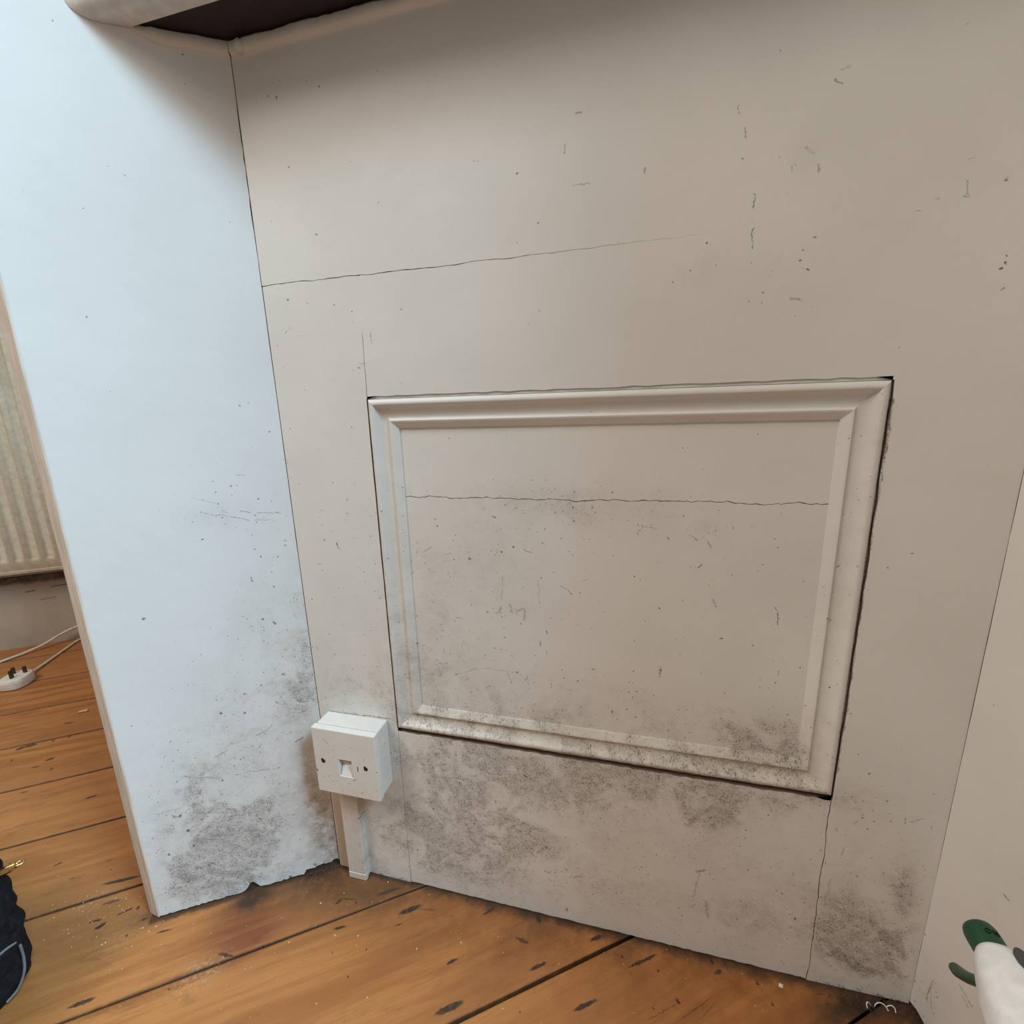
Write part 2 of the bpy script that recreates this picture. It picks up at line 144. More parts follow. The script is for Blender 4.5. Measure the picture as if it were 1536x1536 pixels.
FLOOR_KNOT = [
    (0.1061, 0.0499, 0.0322, 0.0224, 1.7), (0.1408, 0.0241, 0.0237, 0.02, 0.6), (-0.0793, 0.1389, 0.066, 0.0436, 0.35),
]
FLOOR_DIRT = [
    (0.1108, 0.0044, 0.0197, 0.0139, 1.0), (0.2229, -0.0195, 0.0202, 0.0111, 0.7), (0.0263, 0.0024, 0.0514, 0.024, 0.9), (-0.0731, 0.0663, 0.0491, 0.0232, 0.55), (-0.0073, 0.0445, 0.0491, 0.0234, 0.4),
    (-0.52, 0.3666, 0.0403, 0.0171, 1.0), (-0.5522, 0.3966, 0.0273, 0.0116, 1.0), (-0.4712, 0.359, 0.0282, 0.0135, 0.5), (-0.3176, 0.2337, 0.0288, 0.0127, 0.5), (-0.244, 0.1736, 0.0455, 0.0194, 0.35),
]
FLOOR_DUST = [
    (0.15, 0.0761, 0.0179, 0.0114, 0.8), (0.304, -0.0712, 0.0153, 0.0104, 0.6), (0.2498, -0.0074, 0.0198, 0.0149, 0.35),
]

PHI = 0.55217696            # splay of the left panel
DL = Vector((-math.cos(PHI), -math.sin(PHI), 0))     # along the left panel, from the corner to the room
NL = Vector((math.sin(PHI), -math.cos(PHI), 0))      # its face normal
PSI = 0.60842108            # direction of the floorboards
BD = Vector((-math.cos(PSI), -math.sin(PSI), 0))
BM = Vector((math.sin(PSI), -math.cos(PSI), 0))
RD = Vector((0.3, -0.954, 0)).normalized()           # along the right dado
RN = Vector((RD.y, -RD.x, 0))

# ------------------------------------------------------------------ helpers
def tag(o, label=None, category=None, group=None, kind=None):
    if label: o['label'] = label
    if category: o['category'] = category
    if group: o['group'] = group
    if kind: o['kind'] = kind
    return o

def empty(name, loc=(0, 0, 0), parent=None):
    o = bpy.data.objects.new(name, None)
    COL.objects.link(o)
    o.empty_display_size = 0.05
    o.location = loc
    if parent: o.parent = parent
    return o

def link(name, me, mat, parent=None):
    o = bpy.data.objects.new(name, me)
    COL.objects.link(o)
    if mat is not None and len(me.materials) == 0:
        me.materials.append(mat)
    if parent:
        o.parent = parent
        o.matrix_parent_inverse = Matrix.Translation(-parent.location)
    return o

def mesh(name, verts, faces, smooth=None):
    me = bpy.data.meshes.new(name)
    me.from_pydata([tuple(v) for v in verts], [], faces)
    bm = bmesh.new(); bm.from_mesh(me)
    bmesh.ops.recalc_face_normals(bm, faces=bm.faces)
    bm.to_mesh(me); bm.free()
    if smooth is not None:
        me.shade_smooth()
        if smooth < 179: me.set_sharp_from_angle(angle=math.radians(smooth))
    me.update()
    return me

class MB:
    def __init__(self): self.v = []; self.f = []
    def add(self, vs, fs):
        n = len(self.v); self.v += [Vector(x) for x in vs]; self.f += [[i + n for i in f] for f in fs]
    def box(self, lo, hi, fr=None):
        x0, y0, z0 = lo; x1, y1, z1 = hi
        vs = [Vector(c) for c in ((x0,y0,z0),(x1,y0,z0),(x1,y1,z0),(x0,y1,z0),(x0,y0,z1),(x1,y0,z1),(x1,y1,z1),(x0,y1,z1))]
        if fr: vs = [fr(c) for c in vs]
        self.add(vs, [[0,3,2,1],[4,5,6,7],[0,1,5,4],[1,2,6,5],[2,3,7,6],[3,0,4,7]])
    def prism(self, poly, f0, f1):
        n = len(poly)
        self.add([f0(p) for p in poly] + [f1(p) for p in poly],
                 [list(range(n)), list(range(2*n-1, n-1, -1))] + [[i, n+i, n+(i+1) % n, (i+1) % n] for i in range(n)])
    def sweep(self, sections, closed_ring=True, caps=True):
        n = len(sections[0]); base = len(self.v)
        for s in sections: self.v += [Vector(p) for p in s]
        for k in range(len(sections)-1):
            a = base + k*n; b = a + n
            for i in range(n if closed_ring else n-1):
                j = (i+1) % n
                self.f.append([a+i, a+j, b+j, b+i])
        if caps:
            self.f.append([base+i for i in range(n)][::-1])
            self.f.append([base+(len(sections)-1)*n+i for i in range(n)])
    def tube(self, pts, r, n=8):
        pts = [Vector(p) for p in pts]
        secs = []
        for i, p in enumerate(pts):
            t = (pts[min(i+1, len(pts)-1)] - pts[max(i-1, 0)]).normalized()
            a = t.cross(Vector((0, 0, 1)))
            if a.length < 1e-3: a = t.cross(Vector((1, 0, 0)))
            a.normalize(); c = a.cross(t)
            rr = r[i] if isinstance(r, (list, tuple)) else r
            secs.append([p + (a*math.cos(2*math.pi*k/n) + c*math.sin(2*math.pi*k/n))*rr for k in range(n)])
        self.sweep(secs)
    def build(self, name, mat, parent=None, smooth=None, bevel=0, segs=2):
        me = mesh(name, self.v, self.f, smooth)
        o = link(name, me, mat, parent)
        if bevel:
            m = o.modifiers.new('edge', 'BEVEL'); m.width = bevel; m.segments = segs; m.limit_method = 'ANGLE'; m.angle_limit = math.radians(35)
        return o

def spline(pts, n=10):
    P = [Vector(p) for p in pts]; P = [P[0]*2-P[1]] + P + [P[-1]*2-P[-2]]
    out = []
    for i in range(1, len(P)-2):
        for k in range(n):
            t = k/n
            out.append(0.5*((2*P[i]) + (P[i+1]-P[i-1])*t + (2*P[i-1]-5*P[i]+4*P[i+1]-P[i+2])*t*t + (3*P[i]-P[i-1]-3*P[i+1]+P[i+2])*t**3))
    out.append(P[-2]); return out

# ------------------------------------------------------------------ materials
class NT:
    def __init__(self, name):
        self.m = bpy.data.materials.new(name); self.m.use_nodes = True
        self.t = self.m.node_tree; self.n = self.t.nodes
        self.b = self.n['Principled BSDF']
    def node(self, typ, **kw):
        o = self.n.new(typ)
        for k, v in kw.items(): setattr(o, k, v)
        return o
    def put(self, sock, v):
        if hasattr(v, 'is_linked') or isinstance(v, bpy.types.NodeSocket): self.t.links.new(v, sock)
        else: sock.default_value = v
    def math(self, op, *a, clamp=False):
        o = self.node('ShaderNodeMath', operation=op, use_clamp=clamp)
        for i, x in enumerate(a): self.put(o.inputs[i], x)
        return o.outputs[0]
    def vm(self, op, *a, scale=None):
        o = self.node('ShaderNodeVectorMath', operation=op)
        for i, x in enumerate(a): self.put(o.inputs[i], x)
        if scale is not None: self.put(o.inputs['Scale'], scale)
        return o.outputs['Value'] if op in ('DOT_PRODUCT', 'DISTANCE', 'LENGTH') else o.outputs['Vector']
    def mapr(self, v, a, b, c=0.0, d=1.0, smooth=True):
        o = self.node('ShaderNodeMapRange', interpolation_type='SMOOTHSTEP' if smooth else 'LINEAR')
        for k, x in (('Value', v), ('From Min', a), ('From Max', b), ('To Min', c), ('To Max', d)): self.put(o.inputs[k], x)
        return o.outputs['Result']
    def noise(self, vec, scale, detail=3, rough=0.5, dist=0.0, col=False):
        o = self.node('ShaderNodeTexNoise', noise_dimensions='3D')
        self.put(o.inputs['Vector'], vec); o.inputs['Scale'].default_value = scale
        o.inputs['Detail'].default_value = detail; o.inputs['Roughness'].default_value = rough; o.inputs['Distortion'].default_value = dist
        return o.outputs['Color'] if col else o.outputs['Fac']
    def voro(self, vec, scale):
        o = self.node('ShaderNodeTexVoronoi', feature='F1')
        self.put(o.inputs['Vector'], vec); o.inputs['Scale'].default_value = scale
        return o.outputs['Distance'], o.outputs['Color']
    def mix(self, fac, a, b):
        o = self.node('ShaderNodeMix', data_type='RGBA')
        self.put(o.inputs[0], fac)
        self.put(o.inputs[6], a if not isinstance(a, tuple) else a + (1,)); self.put(o.inputs[7], b if not isinstance(b, tuple) else b + (1,))
        return o.outputs[2]
    def pos(self): return self.node('ShaderNodeNewGeometry').outputs['Position']
    def uv(self, ua, va):
        p = self.pos()
        c = self.node('ShaderNodeCombineXYZ')
        self.put(c.inputs[0], self.vm('DOT_PRODUCT', p, tuple(ua))); self.put(c.inputs[1], self.vm('DOT_PRODUCT', p, tuple(va)))
        return c.outputs[0]
    def after(self, vec, acc):      # keeps the node evaluation in order, eight marks at a time
        o = self.node('ShaderNodeVectorMath', operation='MULTIPLY_ADD')
        self.t.links.new(acc, o.inputs[0]); o.inputs[1].default_value = (1e-7, 1e-7, 0); self.t.links.new(vec, o.inputs[2])
        return o.outputs[0]
    def blobs(self, vec, items):
        acc = None
        for i, (u, v, su, sv, a) in enumerate(items):
            if i and i % 6 == 0: vec = self.after(vec, acc)
            d = self.vm('MULTIPLY', self.vm('SUBTRACT', vec, (u, v, 0)), (0.75/su, 0.75/sv, 0))
            e = self.math('MULTIPLY', self.math('EXPONENT', self.math('MULTIPLY', self.vm('DOT_PRODUCT', d, d), -1.0)), a)
            acc = e if acc is None else self.math('ADD', acc, e)
        return acc if acc is not None else 0.0
    def segs(self, vec, items):
        acc = None
        for i, (au, av, bu, bv, w, s) in enumerate(items):
            if i and i % 8 == 0: vec = self.after(vec, acc)
            if abs(au-bu) + abs(av-bv) < 1e-6:
                d = self.vm('DISTANCE', vec, (au, av, 0))
            else:
                ba = Vector((bu-au, bv-av, 0)); L = ba.length_squared
                h = self.math('MULTIPLY', self.vm('DOT_PRODUCT', self.vm('SUBTRACT', vec, (au, av, 0)), tuple(ba)), 1.0/L, clamp=True)
                o = self.node('ShaderNodeVectorMath', operation='MULTIPLY_ADD')
                o.inputs[0].default_value = tuple(ba); self.t.links.new(h, o.inputs[1]); o.inputs[2].default_value = (au, av, 0)
                d = self.vm('DISTANCE', vec, o.outputs[0])
            e = self.mapr(d, w*1.5, w*0.55, 0.0, s)
            acc = e if acc is None else self.math('MAXIMUM', acc, e)
        return acc if acc is not None else 0.0
    def dents(self, vec, items):
        acc = None
        for i, (au, av, bu, bv, w, s) in enumerate(items):
            if i and i % 6 == 0: vec = self.after(vec, acc)
            a, c = Vector((au, av, 0)), Vector((bu, bv, 0)); d = c - a; L = d.length
            d = d/L if L > 1e-6 else Vector((1, 0, 0)); n = Vector((-d.y, d.x, 0))
            r = self.vm('SUBTRACT', vec, tuple((a+c)/2))
            x = self.vm('DOT_PRODUCT', r, tuple(d/(L/2 + w*.6))); y = self.vm('DOT_PRODUCT', r, tuple(n/w))
            q = self.math('ADD', self.math('MULTIPLY', x, x), self.math('MULTIPLY', y, y))
            e = self.mapr(q, 1.5, 0.55, 0.0, s)
            acc = e if acc is None else self.math('MAXIMUM', acc, e)
        return acc
    def bump(self, h, strength=0.3, dist=0.001):
        o = self.node('ShaderNodeBump'); o.inputs['Strength'].default_value = strength; o.inputs['Distance'].default_value = dist
        self.t.links.new(h, o.inputs['Height']); self.t.links.new(o.outputs['Normal'], self.b.inputs['Normal'])
    def out(self, col, rough=0.5, spec=0.4):
        self.put(self.b.inputs['Base Color'], col if not isinstance(col, tuple) else col + (1,))
        self.put(self.b.inputs['Roughness'], rough); self.b.inputs['Specular IOR Level'].default_value = spec
        return self.m

def plain(name, col, rough=0.5, spec=0.4, metal=0.0, bump=None):
    t = NT(name); n = t.noise(t.pos(), 90, 3)
    c = t.mix(t.mapr(n, 0.3, 0.7), tuple(x*0.9 for x in col), tuple(min(1, x*1.08) for x in col))
    t.b.inputs['Metallic'].default_value = metal
    if bump: t.bump(t.noise(t.pos(), bump[0], 3), bump[1], bump[2])
    return t.out(c, rough, spec)

def near(it, rect, pad):
    pad = pad if len(it) < 6 else pad + abs(it[0]-it[2]) + abs(it[1]-it[3])
    return rect[0]-pad < it[0] < rect[1]+pad and rect[2]-pad < it[1] < rect[3]+pad

def painted(name, ua, va, rect, marks, grime, smear=(), base=(0.735, 0.705, 0.655), base2=(0.69, 0.66, 0.61), amb=0.05):
    """old white gloss paint with dark mould specks, scuffs and scratches (u along the wall, v up)"""
    t = NT(name)
    uv = t.uv(ua, va)
    wob = t.vm('SCALE', t.vm('SUBTRACT', t.noise(uv, 420, 2, col=True), (0.5, 0.5, 0.5)), scale=0.0024)
    wuv = t.vm('MULTIPLY', t.vm('ADD', uv, wob), (1, 1, 0))
    col = t.mix(t.mapr(t.noise(uv, 7, 3), 0.3, 0.7), base, base2)
    G = t.blobs(uv, [g for g in grime if near(g, rect, 0.02 + 2.8*max(g[2], g[3]))])
    patch = t.mapr(t.noise(uv, 24, 5, 0.66, 0.6), 0.34, 0.68, 0.30, 1.25)
    G = t.math('ADD', t.math('MULTIPLY', G, patch), amb)
    # cloudy soiling
    cl = t.noise(uv, 95, 7, 0.8)
    cloud = t.math('MULTIPLY', t.mapr(cl, 0.30, 0.75, 0.25, 1.0), t.mapr(G, 0.05, 1.1, 0.0, 0.62, smooth=False))
    st = t.vm('MULTIPLY', uv, (1.0, 0.75, 1.0))
    fine = t.noise(st, 680, 4, 0.72, 0.6)
    fth = t.mapr(G, 0.0, 1.1, 0.74, 0.47, smooth=False)
    fs = t.math('MULTIPLY', t.math('SUBTRACT', fine, fth), 9.0, clamp=True)
    vary = t.mapr(t.noise(uv, 130, 3, 0.6), 0.34, 0.66, 0.15, 1.0)
    fs = t.math('MULTIPLY', t.math('MULTIPLY', fs, vary), t.mapr(G, 0.03, 0.8, 0.06, 0.80, smooth=False))
    d1, c1 = t.voro(wuv, 520)
    r1 = t.node('ShaderNodeSeparateColor'); t.t.links.new(c1, r1.inputs[0])
    on1 = t.math('LESS_THAN', r1.outputs[0], t.mapr(G, 0.03, 1.0, 0.0012, 0.34, smooth=False))
    rad1 = t.mapr(r1.outputs[1], 0, 1, 0.08, 0.50, smooth=False)
    sp1 = t.math('MULTIPLY', t.math('MULTIPLY', on1, t.math('MULTIPLY', t.math('SUBTRACT', rad1, d1), 7.0, clamp=True)), t.mapr(r1.outputs[2], 0, 1, 0.25, 0.85, smooth=False))
    dirt = t.math('MAXIMUM', fs, sp1)
    wob3 = t.vm('SCALE', t.vm('SUBTRACT', t.noise(uv, 95, 2, col=True), (0.5, 0.5, 0.5)), scale=0.0065)
    mk = t.segs(t.vm('MULTIPLY', t.vm('ADD', wuv, wob3), (1, 1, 0)), [m for m in marks if near(m, rect, 0.005)])
    if mk != 0.0: mk = t.math('MULTIPLY', mk, t.mapr(t.noise(uv, 380, 2), 0.36, 0.58, 0.30, 0.88))
    dirt = t.math('MAXIMUM', dirt, mk)
    col = t.mix(cloud, col, (0.27, 0.215, 0.165))
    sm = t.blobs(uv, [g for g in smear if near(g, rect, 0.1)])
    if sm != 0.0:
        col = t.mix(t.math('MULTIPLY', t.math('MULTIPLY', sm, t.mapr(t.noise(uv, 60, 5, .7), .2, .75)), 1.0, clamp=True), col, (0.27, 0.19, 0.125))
    col = t.mix(dirt, col, t.mix(t.mapr(r1.outputs[2], 0.3, 0.9), (0.055, 0.045, 0.040), (0.125, 0.085, 0.058)))
    h = t.math('ADD', t.math('MULTIPLY', t.noise(t.vm('MULTIPLY', uv, (1, 0.35, 1)), 240, 4, 0.6), 0.6),
               t.math('MULTIPLY', t.noise(uv, 55, 2), 0.9))
    t.bump(h, 0.22, 0.0012)
    return t.out(col, t.mapr(dirt, 0, 1, 0.42, 0.8), 0.35)

X3, Z3 = Vector((1, 0, 0)), Vector((0, 0, 1))
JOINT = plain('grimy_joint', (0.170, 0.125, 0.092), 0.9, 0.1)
def wall_paint(name, rect, **kw): return painted(name, X3, Z3, rect, BACK_MARKS, BACK_GRIME, **kw)
def cells(o, ua, make, rect, step=0.17, face=Vector((0, 1, 0))):
    """cuts the board's faces on a coarse grid so that each piece of paint only carries its own marks"""
    u0, u1, v0, v1 = rect
    bm = bmesh.new(); bm.from_mesh(o.data)
    bmesh.ops.triangulate(bm, faces=bm.faces[:], quad_method='BEAUTY', ngon_method='BEAUTY'); bm.to_mesh(o.data); bm.free()
    nu, nv = max(1, round((u1-u0)/step)), max(1, round((v1-v0)/step))
    bm = bmesh.new(); bm.from_mesh(o.data)
    for i in range(1, nu):
        bmesh.ops.bisect_plane(bm, geom=bm.verts[:] + bm.edges[:] + bm.faces[:], plane_co=Vector(ua)*(u0 + (u1-u0)*i/nu), plane_no=Vector(ua))
    for j in range(1, nv):
        bmesh.ops.bisect_plane(bm, geom=bm.verts[:] + bm.edges[:] + bm.faces[:], plane_co=Vector((0, 0, v0 + (v1-v0)*j/nv)), plane_no=Vector((0, 0, 1)))
    for f in bm.faces:
        c = f.calc_center_bounds()
        i = min(nu-1, max(0, int((c.dot(Vector(ua))-u0)/(u1-u0)*nu))); j = min(nv-1, max(0, int((c.z-v0)/(v1-v0)*nv)))
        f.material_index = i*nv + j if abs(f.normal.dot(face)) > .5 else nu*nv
    idx = [f.material_index for f in bm.faces]
    bm.to_mesh(o.data); bm.free()
    o.data.materials.clear()
    for i in range(nu):
        for j in range(nv):
            o.data.materials.append(make((u0 + (u1-u0)*i/nu, u0 + (u1-u0)*(i+1)/nu, v0 + (v1-v0)*j/nv, v0 + (v1-v0)*(j+1)/nv)))
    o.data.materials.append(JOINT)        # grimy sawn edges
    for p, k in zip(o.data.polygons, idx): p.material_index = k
    return o

# ------------------------------------------------------------------ floor
def pine(q0, q1):
    t = NT('varnished_pine')
    fm = [m for m in FLOOR_MARKS if q0-.015 < m[1] < q1+.015 or q0-.015 < m[3] < q1+.015]
    fmk = lambda L: [g for g in L if q0-.02-2.8*max(g[2], g[3]) < g[1] < q1+.02+2.8*max(g[2], g[3])]
    uv = t.uv(BD, BM)
    rnd = t.node('ShaderNodeObjectInfo').outputs['Random']
    off = t.node('ShaderNodeCombineXYZ'); t.put(off.inputs[0], t.math('MULTIPLY', rnd, 7.0)); t.put(off.inputs[2], t.math('MULTIPLY', rnd, 13.0))
    p = t.vm('ADD', uv, off.outputs[0])
    ps = t.vm('MULTIPLY', p, (0.07, 1.0, 1.0))
    warp = t.noise(t.vm('MULTIPLY', p, (0.30, 1.0, 1.0)), 9, 2, col=True)
    pw = t.vm('ADD', ps, t.vm('SCALE', t.vm('SUBTRACT', warp, (0.5, 0.5, 0.5)), scale=0.055))
    g1 = t.noise(pw, 70, 3, 0.55)
    g2 = t.noise(t.vm('MULTIPLY', p, (0.030, 1, 1)), 560, 4, 0.65)
    big = t.noise(t.vm('MULTIPLY', p, (0.35, 1, 1)), 8, 2)
    col = t.mix(t.mapr(g1, 0.36, 0.66), (0.445, 0.182, 0.052), (0.305, 0.110, 0.029))
    col = t.mix(t.math('MULTIPLY', t.mapr(g2, 0.50, 0.70), 0.45), col, (0.26, 0.095, 0.028))
    col = t.mix(t.mapr(big, 0.38, 0.66, 0.0, 0.70), col, (0.30, 0.118, 0.040))
    col = t.mix(t.math('MULTIPLY', rnd, 0.35), col, (0.41, 0.175, 0.058))
    wob = t.vm('SCALE', t.vm('SUBTRACT', t.noise(uv, 130, 3, col=True), (0.5, 0.5, 0.5)), scale=0.010)
    wuv = t.vm('MULTIPLY', t.vm('ADD', uv, wob), (1, 1, 0))
    k = t.math('MULTIPLY', t.math('ADD', t.blobs(wuv, fmk(FLOOR_KNOT)), 0.0), t.mapr(t.noise(ps, 110, 3), 0.25, 0.7, 0.35, 0.8), clamp=True)
    col = t.mix(t.math('MULTIPLY', k, 0.8), col, (0.175, 0.045, 0.020))
    dust = t.math('MULTIPLY', t.blobs(wuv, fmk(FLOOR_DUST)), t.mapr(t.noise(uv, 250, 4, 0.7), 0.42, 0.7), clamp=True)
    col = t.mix(t.math('MULTIPLY', dust, 0.5), col, (0.62, 0.50, 0.38))
    # dirt worked in along the walls (distance to each skirting line) and in patches
    P = t.pos()
    sep = t.node('ShaderNodeSeparateXYZ'); t.t.links.new(P, sep.inputs[0])
    ragged = t.noise(uv, 60, 5, 0.7)
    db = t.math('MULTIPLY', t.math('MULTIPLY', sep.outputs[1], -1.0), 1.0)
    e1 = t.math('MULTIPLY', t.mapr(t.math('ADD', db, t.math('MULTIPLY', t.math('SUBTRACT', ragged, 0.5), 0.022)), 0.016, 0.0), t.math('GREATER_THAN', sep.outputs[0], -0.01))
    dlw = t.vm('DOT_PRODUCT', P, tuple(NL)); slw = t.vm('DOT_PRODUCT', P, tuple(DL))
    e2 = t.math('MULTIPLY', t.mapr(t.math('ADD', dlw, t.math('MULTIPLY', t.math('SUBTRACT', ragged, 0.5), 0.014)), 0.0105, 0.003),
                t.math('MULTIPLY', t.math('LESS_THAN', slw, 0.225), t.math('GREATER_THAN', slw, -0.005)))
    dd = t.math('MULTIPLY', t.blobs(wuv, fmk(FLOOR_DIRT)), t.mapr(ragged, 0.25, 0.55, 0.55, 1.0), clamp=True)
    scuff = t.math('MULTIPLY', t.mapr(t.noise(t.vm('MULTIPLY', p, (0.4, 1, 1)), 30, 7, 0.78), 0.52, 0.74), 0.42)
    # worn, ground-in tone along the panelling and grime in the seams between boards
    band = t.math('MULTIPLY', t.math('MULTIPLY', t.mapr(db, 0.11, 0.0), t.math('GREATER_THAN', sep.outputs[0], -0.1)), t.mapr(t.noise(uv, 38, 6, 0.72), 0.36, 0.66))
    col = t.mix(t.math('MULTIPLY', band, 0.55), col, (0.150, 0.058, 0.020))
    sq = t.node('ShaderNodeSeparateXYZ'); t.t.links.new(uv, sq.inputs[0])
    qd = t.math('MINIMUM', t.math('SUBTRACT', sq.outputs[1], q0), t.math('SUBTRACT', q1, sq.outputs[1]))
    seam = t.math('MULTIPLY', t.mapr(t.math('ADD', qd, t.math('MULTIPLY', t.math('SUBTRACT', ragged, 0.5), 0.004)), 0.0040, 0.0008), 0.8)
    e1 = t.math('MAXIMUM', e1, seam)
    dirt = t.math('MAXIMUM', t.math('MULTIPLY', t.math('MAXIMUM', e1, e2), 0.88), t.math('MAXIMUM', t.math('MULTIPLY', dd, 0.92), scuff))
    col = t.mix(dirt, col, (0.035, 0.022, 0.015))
    d1, c1 = t.voro(wuv, 120)
    r1 = t.node('ShaderNodeSeparateColor'); t.t.links.new(c1, r1.inputs[0])
    sp = t.math('MULTIPLY', t.math('LESS_THAN', r1.outputs[0], 0.035), t.math('MULTIPLY', t.math('SUBTRACT', t.mapr(r1.outputs[1], 0, 1, .05, .16), d1), 14.0, clamp=True))
    col = t.mix(t.math('MULTIPLY', sp, 0.7), col, (0.05, 0.03, 0.02))
    wob2 = t.vm('SCALE', t.vm('SUBTRACT', t.noise(uv, 300, 3, col=True), (0.5, 0.5, 0.5)), scale=0.0035)
    mk = 0.0 if not fm else t.dents(t.vm('MULTIPLY', t.vm('ADD', uv, wob2), (1, 1, 0)), [m[:4] + (m[4]*1.25, m[5]) for m in fm])
    col = t.mix(t.math('MULTIPLY', mk, t.mapr(t.noise(uv, 200, 3), .2, .6, .7, .95)), col, (0.030, 0.022, 0.018))
    t.bump(g2, 0.16, 0.0012)
    return t.out(col, t.mapr(t.noise(uv, 26, 4, 0.7), 0.3, 0.7, 0.34, 0.58), 0.38)

DARK = plain('dark_void', (0.012, 0.009, 0.008), 0.9, 0.1)
floor = empty('floor'); tag(floor, kind='structure')
seams = [-1.22, -1.075, -0.927, -0.778, -0.6312, -0.4925, -0.3530, -0.2136, -0.0720, 0.0733, 0.2238, 0.371, 0.517, 0.664, 0.81]
gaps = {0.2238: 0.0040, 0.0733: 0.0021}
def fpt(a, q, z): v = BD*a + BM*q; return Vector((v.x, v.y, z))
for i in range(len(seams)-1):
    q0, q1 = seams[i], seams[i+1]
    g0, g1 = gaps.get(q0, 0.0024)/2, gaps.get(q1, 0.0024)/2
    rr = random.Random(100+i); N = 60
    A = [-1.05 + 2.75*k/N for k in range(N+1)]
    lo = [q0 + g0 + rr.uniform(-.00035, .00035) for _ in A]; hi = [q1 - g1 + rr.uniform(-.00035, .00035) for _ in A]
    secs = []
    for k, a in enumerate(A):
        c = 0.0005
        secs.append([fpt(a, lo[k], -.022), fpt(a, hi[k], -.022), fpt(a, hi[k], -c), fpt(a, hi[k]-c, 0), fpt(a, lo[k]+c, 0), fpt(a, lo[k], -c)])
    b = MB(); b.sweep(secs)
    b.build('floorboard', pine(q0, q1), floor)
b = MB(); b.box((-1.1, -1.3, -0.03), (1.75, 0.9, -0.024), lambda c: fpt(c.x, c.y, c.z))
b.build('underfloor', DARK, floor)

# ------------------------------------------------------------------ back wall: framed panelling
wall_back = empty('wall_back'); tag(wall_back, kind='structure')
def jag(rr, p, q, n, amp, w0=0.0, wfun=None, side=1):
    """points from p to q with ragged cross-offset; wfun(t) half-width of the joint"""
    p, q = Vector(p), Vector(q); d = (q-p); L = d.length; nrm = Vector((-d.y, d.x))/L
    out = []
    for k in range(n+1):
        t = k/n
        out.append((p + d*t, nrm, t))
    return out
def ragline(seed, n, amp, smooth=1):
    rr = random.Random(seed); v = [rr.uniform(-1, 1)*amp for _ in range(n+1)]
    w = [0.0]
    for k in range(n): w.append(w[-1]*0.8 + rr.uniform(-1, 1)*amp*0.7)
    return [a*0.45 + b for a, b in zip(v, w)]

XR = 0.669
def board(name, poly, mat, y0=0.0, y1=0.018):
    b = MB(); b.prism(poly, lambda p: Vector((p[0], y0, p[1])), lambda p: Vector((p[0], y1, p[1])))
    o = b.build(name, None if isinstance(mat, tuple) else mat, wall_back)
    if isinstance(mat, tuple):
        nm, rect, kw = mat
        cells(o, X3, lambda r: wall_paint(nm, r, **kw), rect)
    return o

# joint lines as lists of (x, z, half width)
def joint(x0, z0, x1, z1, n, amp, w, seed):
    r = ragline(seed, n, amp); out = []
    d = Vector((x1-x0, z1-z0)).normalized(); nn = Vector((-d.y, d.x))
    for k in range(n+1):
        t = k/n; ww = (w(t) if callable(w) else w)*random.Random(seed*999+k).uniform(0.6, 1.3)
        out.append((Vector((x0+(x1-x0)*t, z0+(z1-z0)*t)) + nn*r[k]*(1 if 0 < k < n else 0), nn, ww))
    return out
def edge(J, s): return [tuple(p + nn*ww*s) for p, nn, ww in J]

FX0, FX1, FZ0, FZ1 = 0.1095, 0.5740, 0.2360, 0.6258      # outer rectangle of the panel moulding
top_j = joint(0.0, 0.7435, XR, 0.7450, 110, 0.00065, lambda t: 0.00030 if t < .3 else max(0.00030*(1-(t-.3)/.36), 0), 11)
# board above the horizontal joint
board('upper_board', edge(top_j, 1) + [(XR, 0.9550), (0.0, 0.9550)], ('paint_upper', (0, XR, .743, .955), {'amb': .03}))
# stiles
lj = joint(0.108, 0.0, FX0, FZ0, 16, 0.0003, 0.0002, 21)
lj2 = joint(FX0, FZ1, 0.1135, 0.7430, 10, 0.0004, lambda t: 0.00022 if t < .6 else 0.0, 22)
rj = joint(0.5750, 0.0, 0.5748, FZ0, 40, 0.0008, 0.00034, 23)
rj2 = joint(FX1, FZ1, 0.5745, 0.7448, 8, 0.0002, 0.0, 24)
def topseg(x0, x1):
    e = edge(top_j, -1)
    return [p for p in e if x0 + .001 < p[0] < x1 - .001]
gl, gr, gt, gb = 0.0007, 0.0015, 0.0028, 0.0046
rz = random.Random(5)
def ragedge(x0, z0, x1, z1, n, amp):
    return [(x0+(x1-x0)*k/n + (0 if abs(x1-x0) > abs(z1-z0) else rz.uniform(-amp, amp)), z0+(z1-z0)*k/n + (rz.uniform(-amp, amp) if abs(x1-x0) > abs(z1-z0) else 0)) for k in range(n+1)]
board('stile', [(0.0003, 0.001)] + edge(lj, 1) + ragedge(FX0-gl, FZ0, FX0-gl, FZ1, 20, .0002) + edge(lj2, 1) + topseg(0.0, 0.1135)[::-1] + [(0.0003, 0.7425)],
      ('paint_left_stile', (0, .113, 0, .744), {'amb': .06}))
board('stile', [(XR, 0.002)] + [(XR, 0.7448)] + topseg(0.5745, XR)[::-1] + edge(rj2, -1)[::-1] + ragedge(FX1+gr, FZ1, FX1+gr, FZ0, 24, .0006) + edge(rj, -1)[::-1],
      ('paint_right_stile', (.573, XR, 0, .746), {'amb': .03}))
board('rail', ragedge(FX0, FZ1+gt, FX1, FZ1+gt, 40, .0005) + edge(rj2, 1) + topseg(0.1135, 0.5745)[::-1] + edge(lj2, -1)[::-1],
      ('paint_top_rail', (.11, .574, .62, .745), {'amb': .025}))
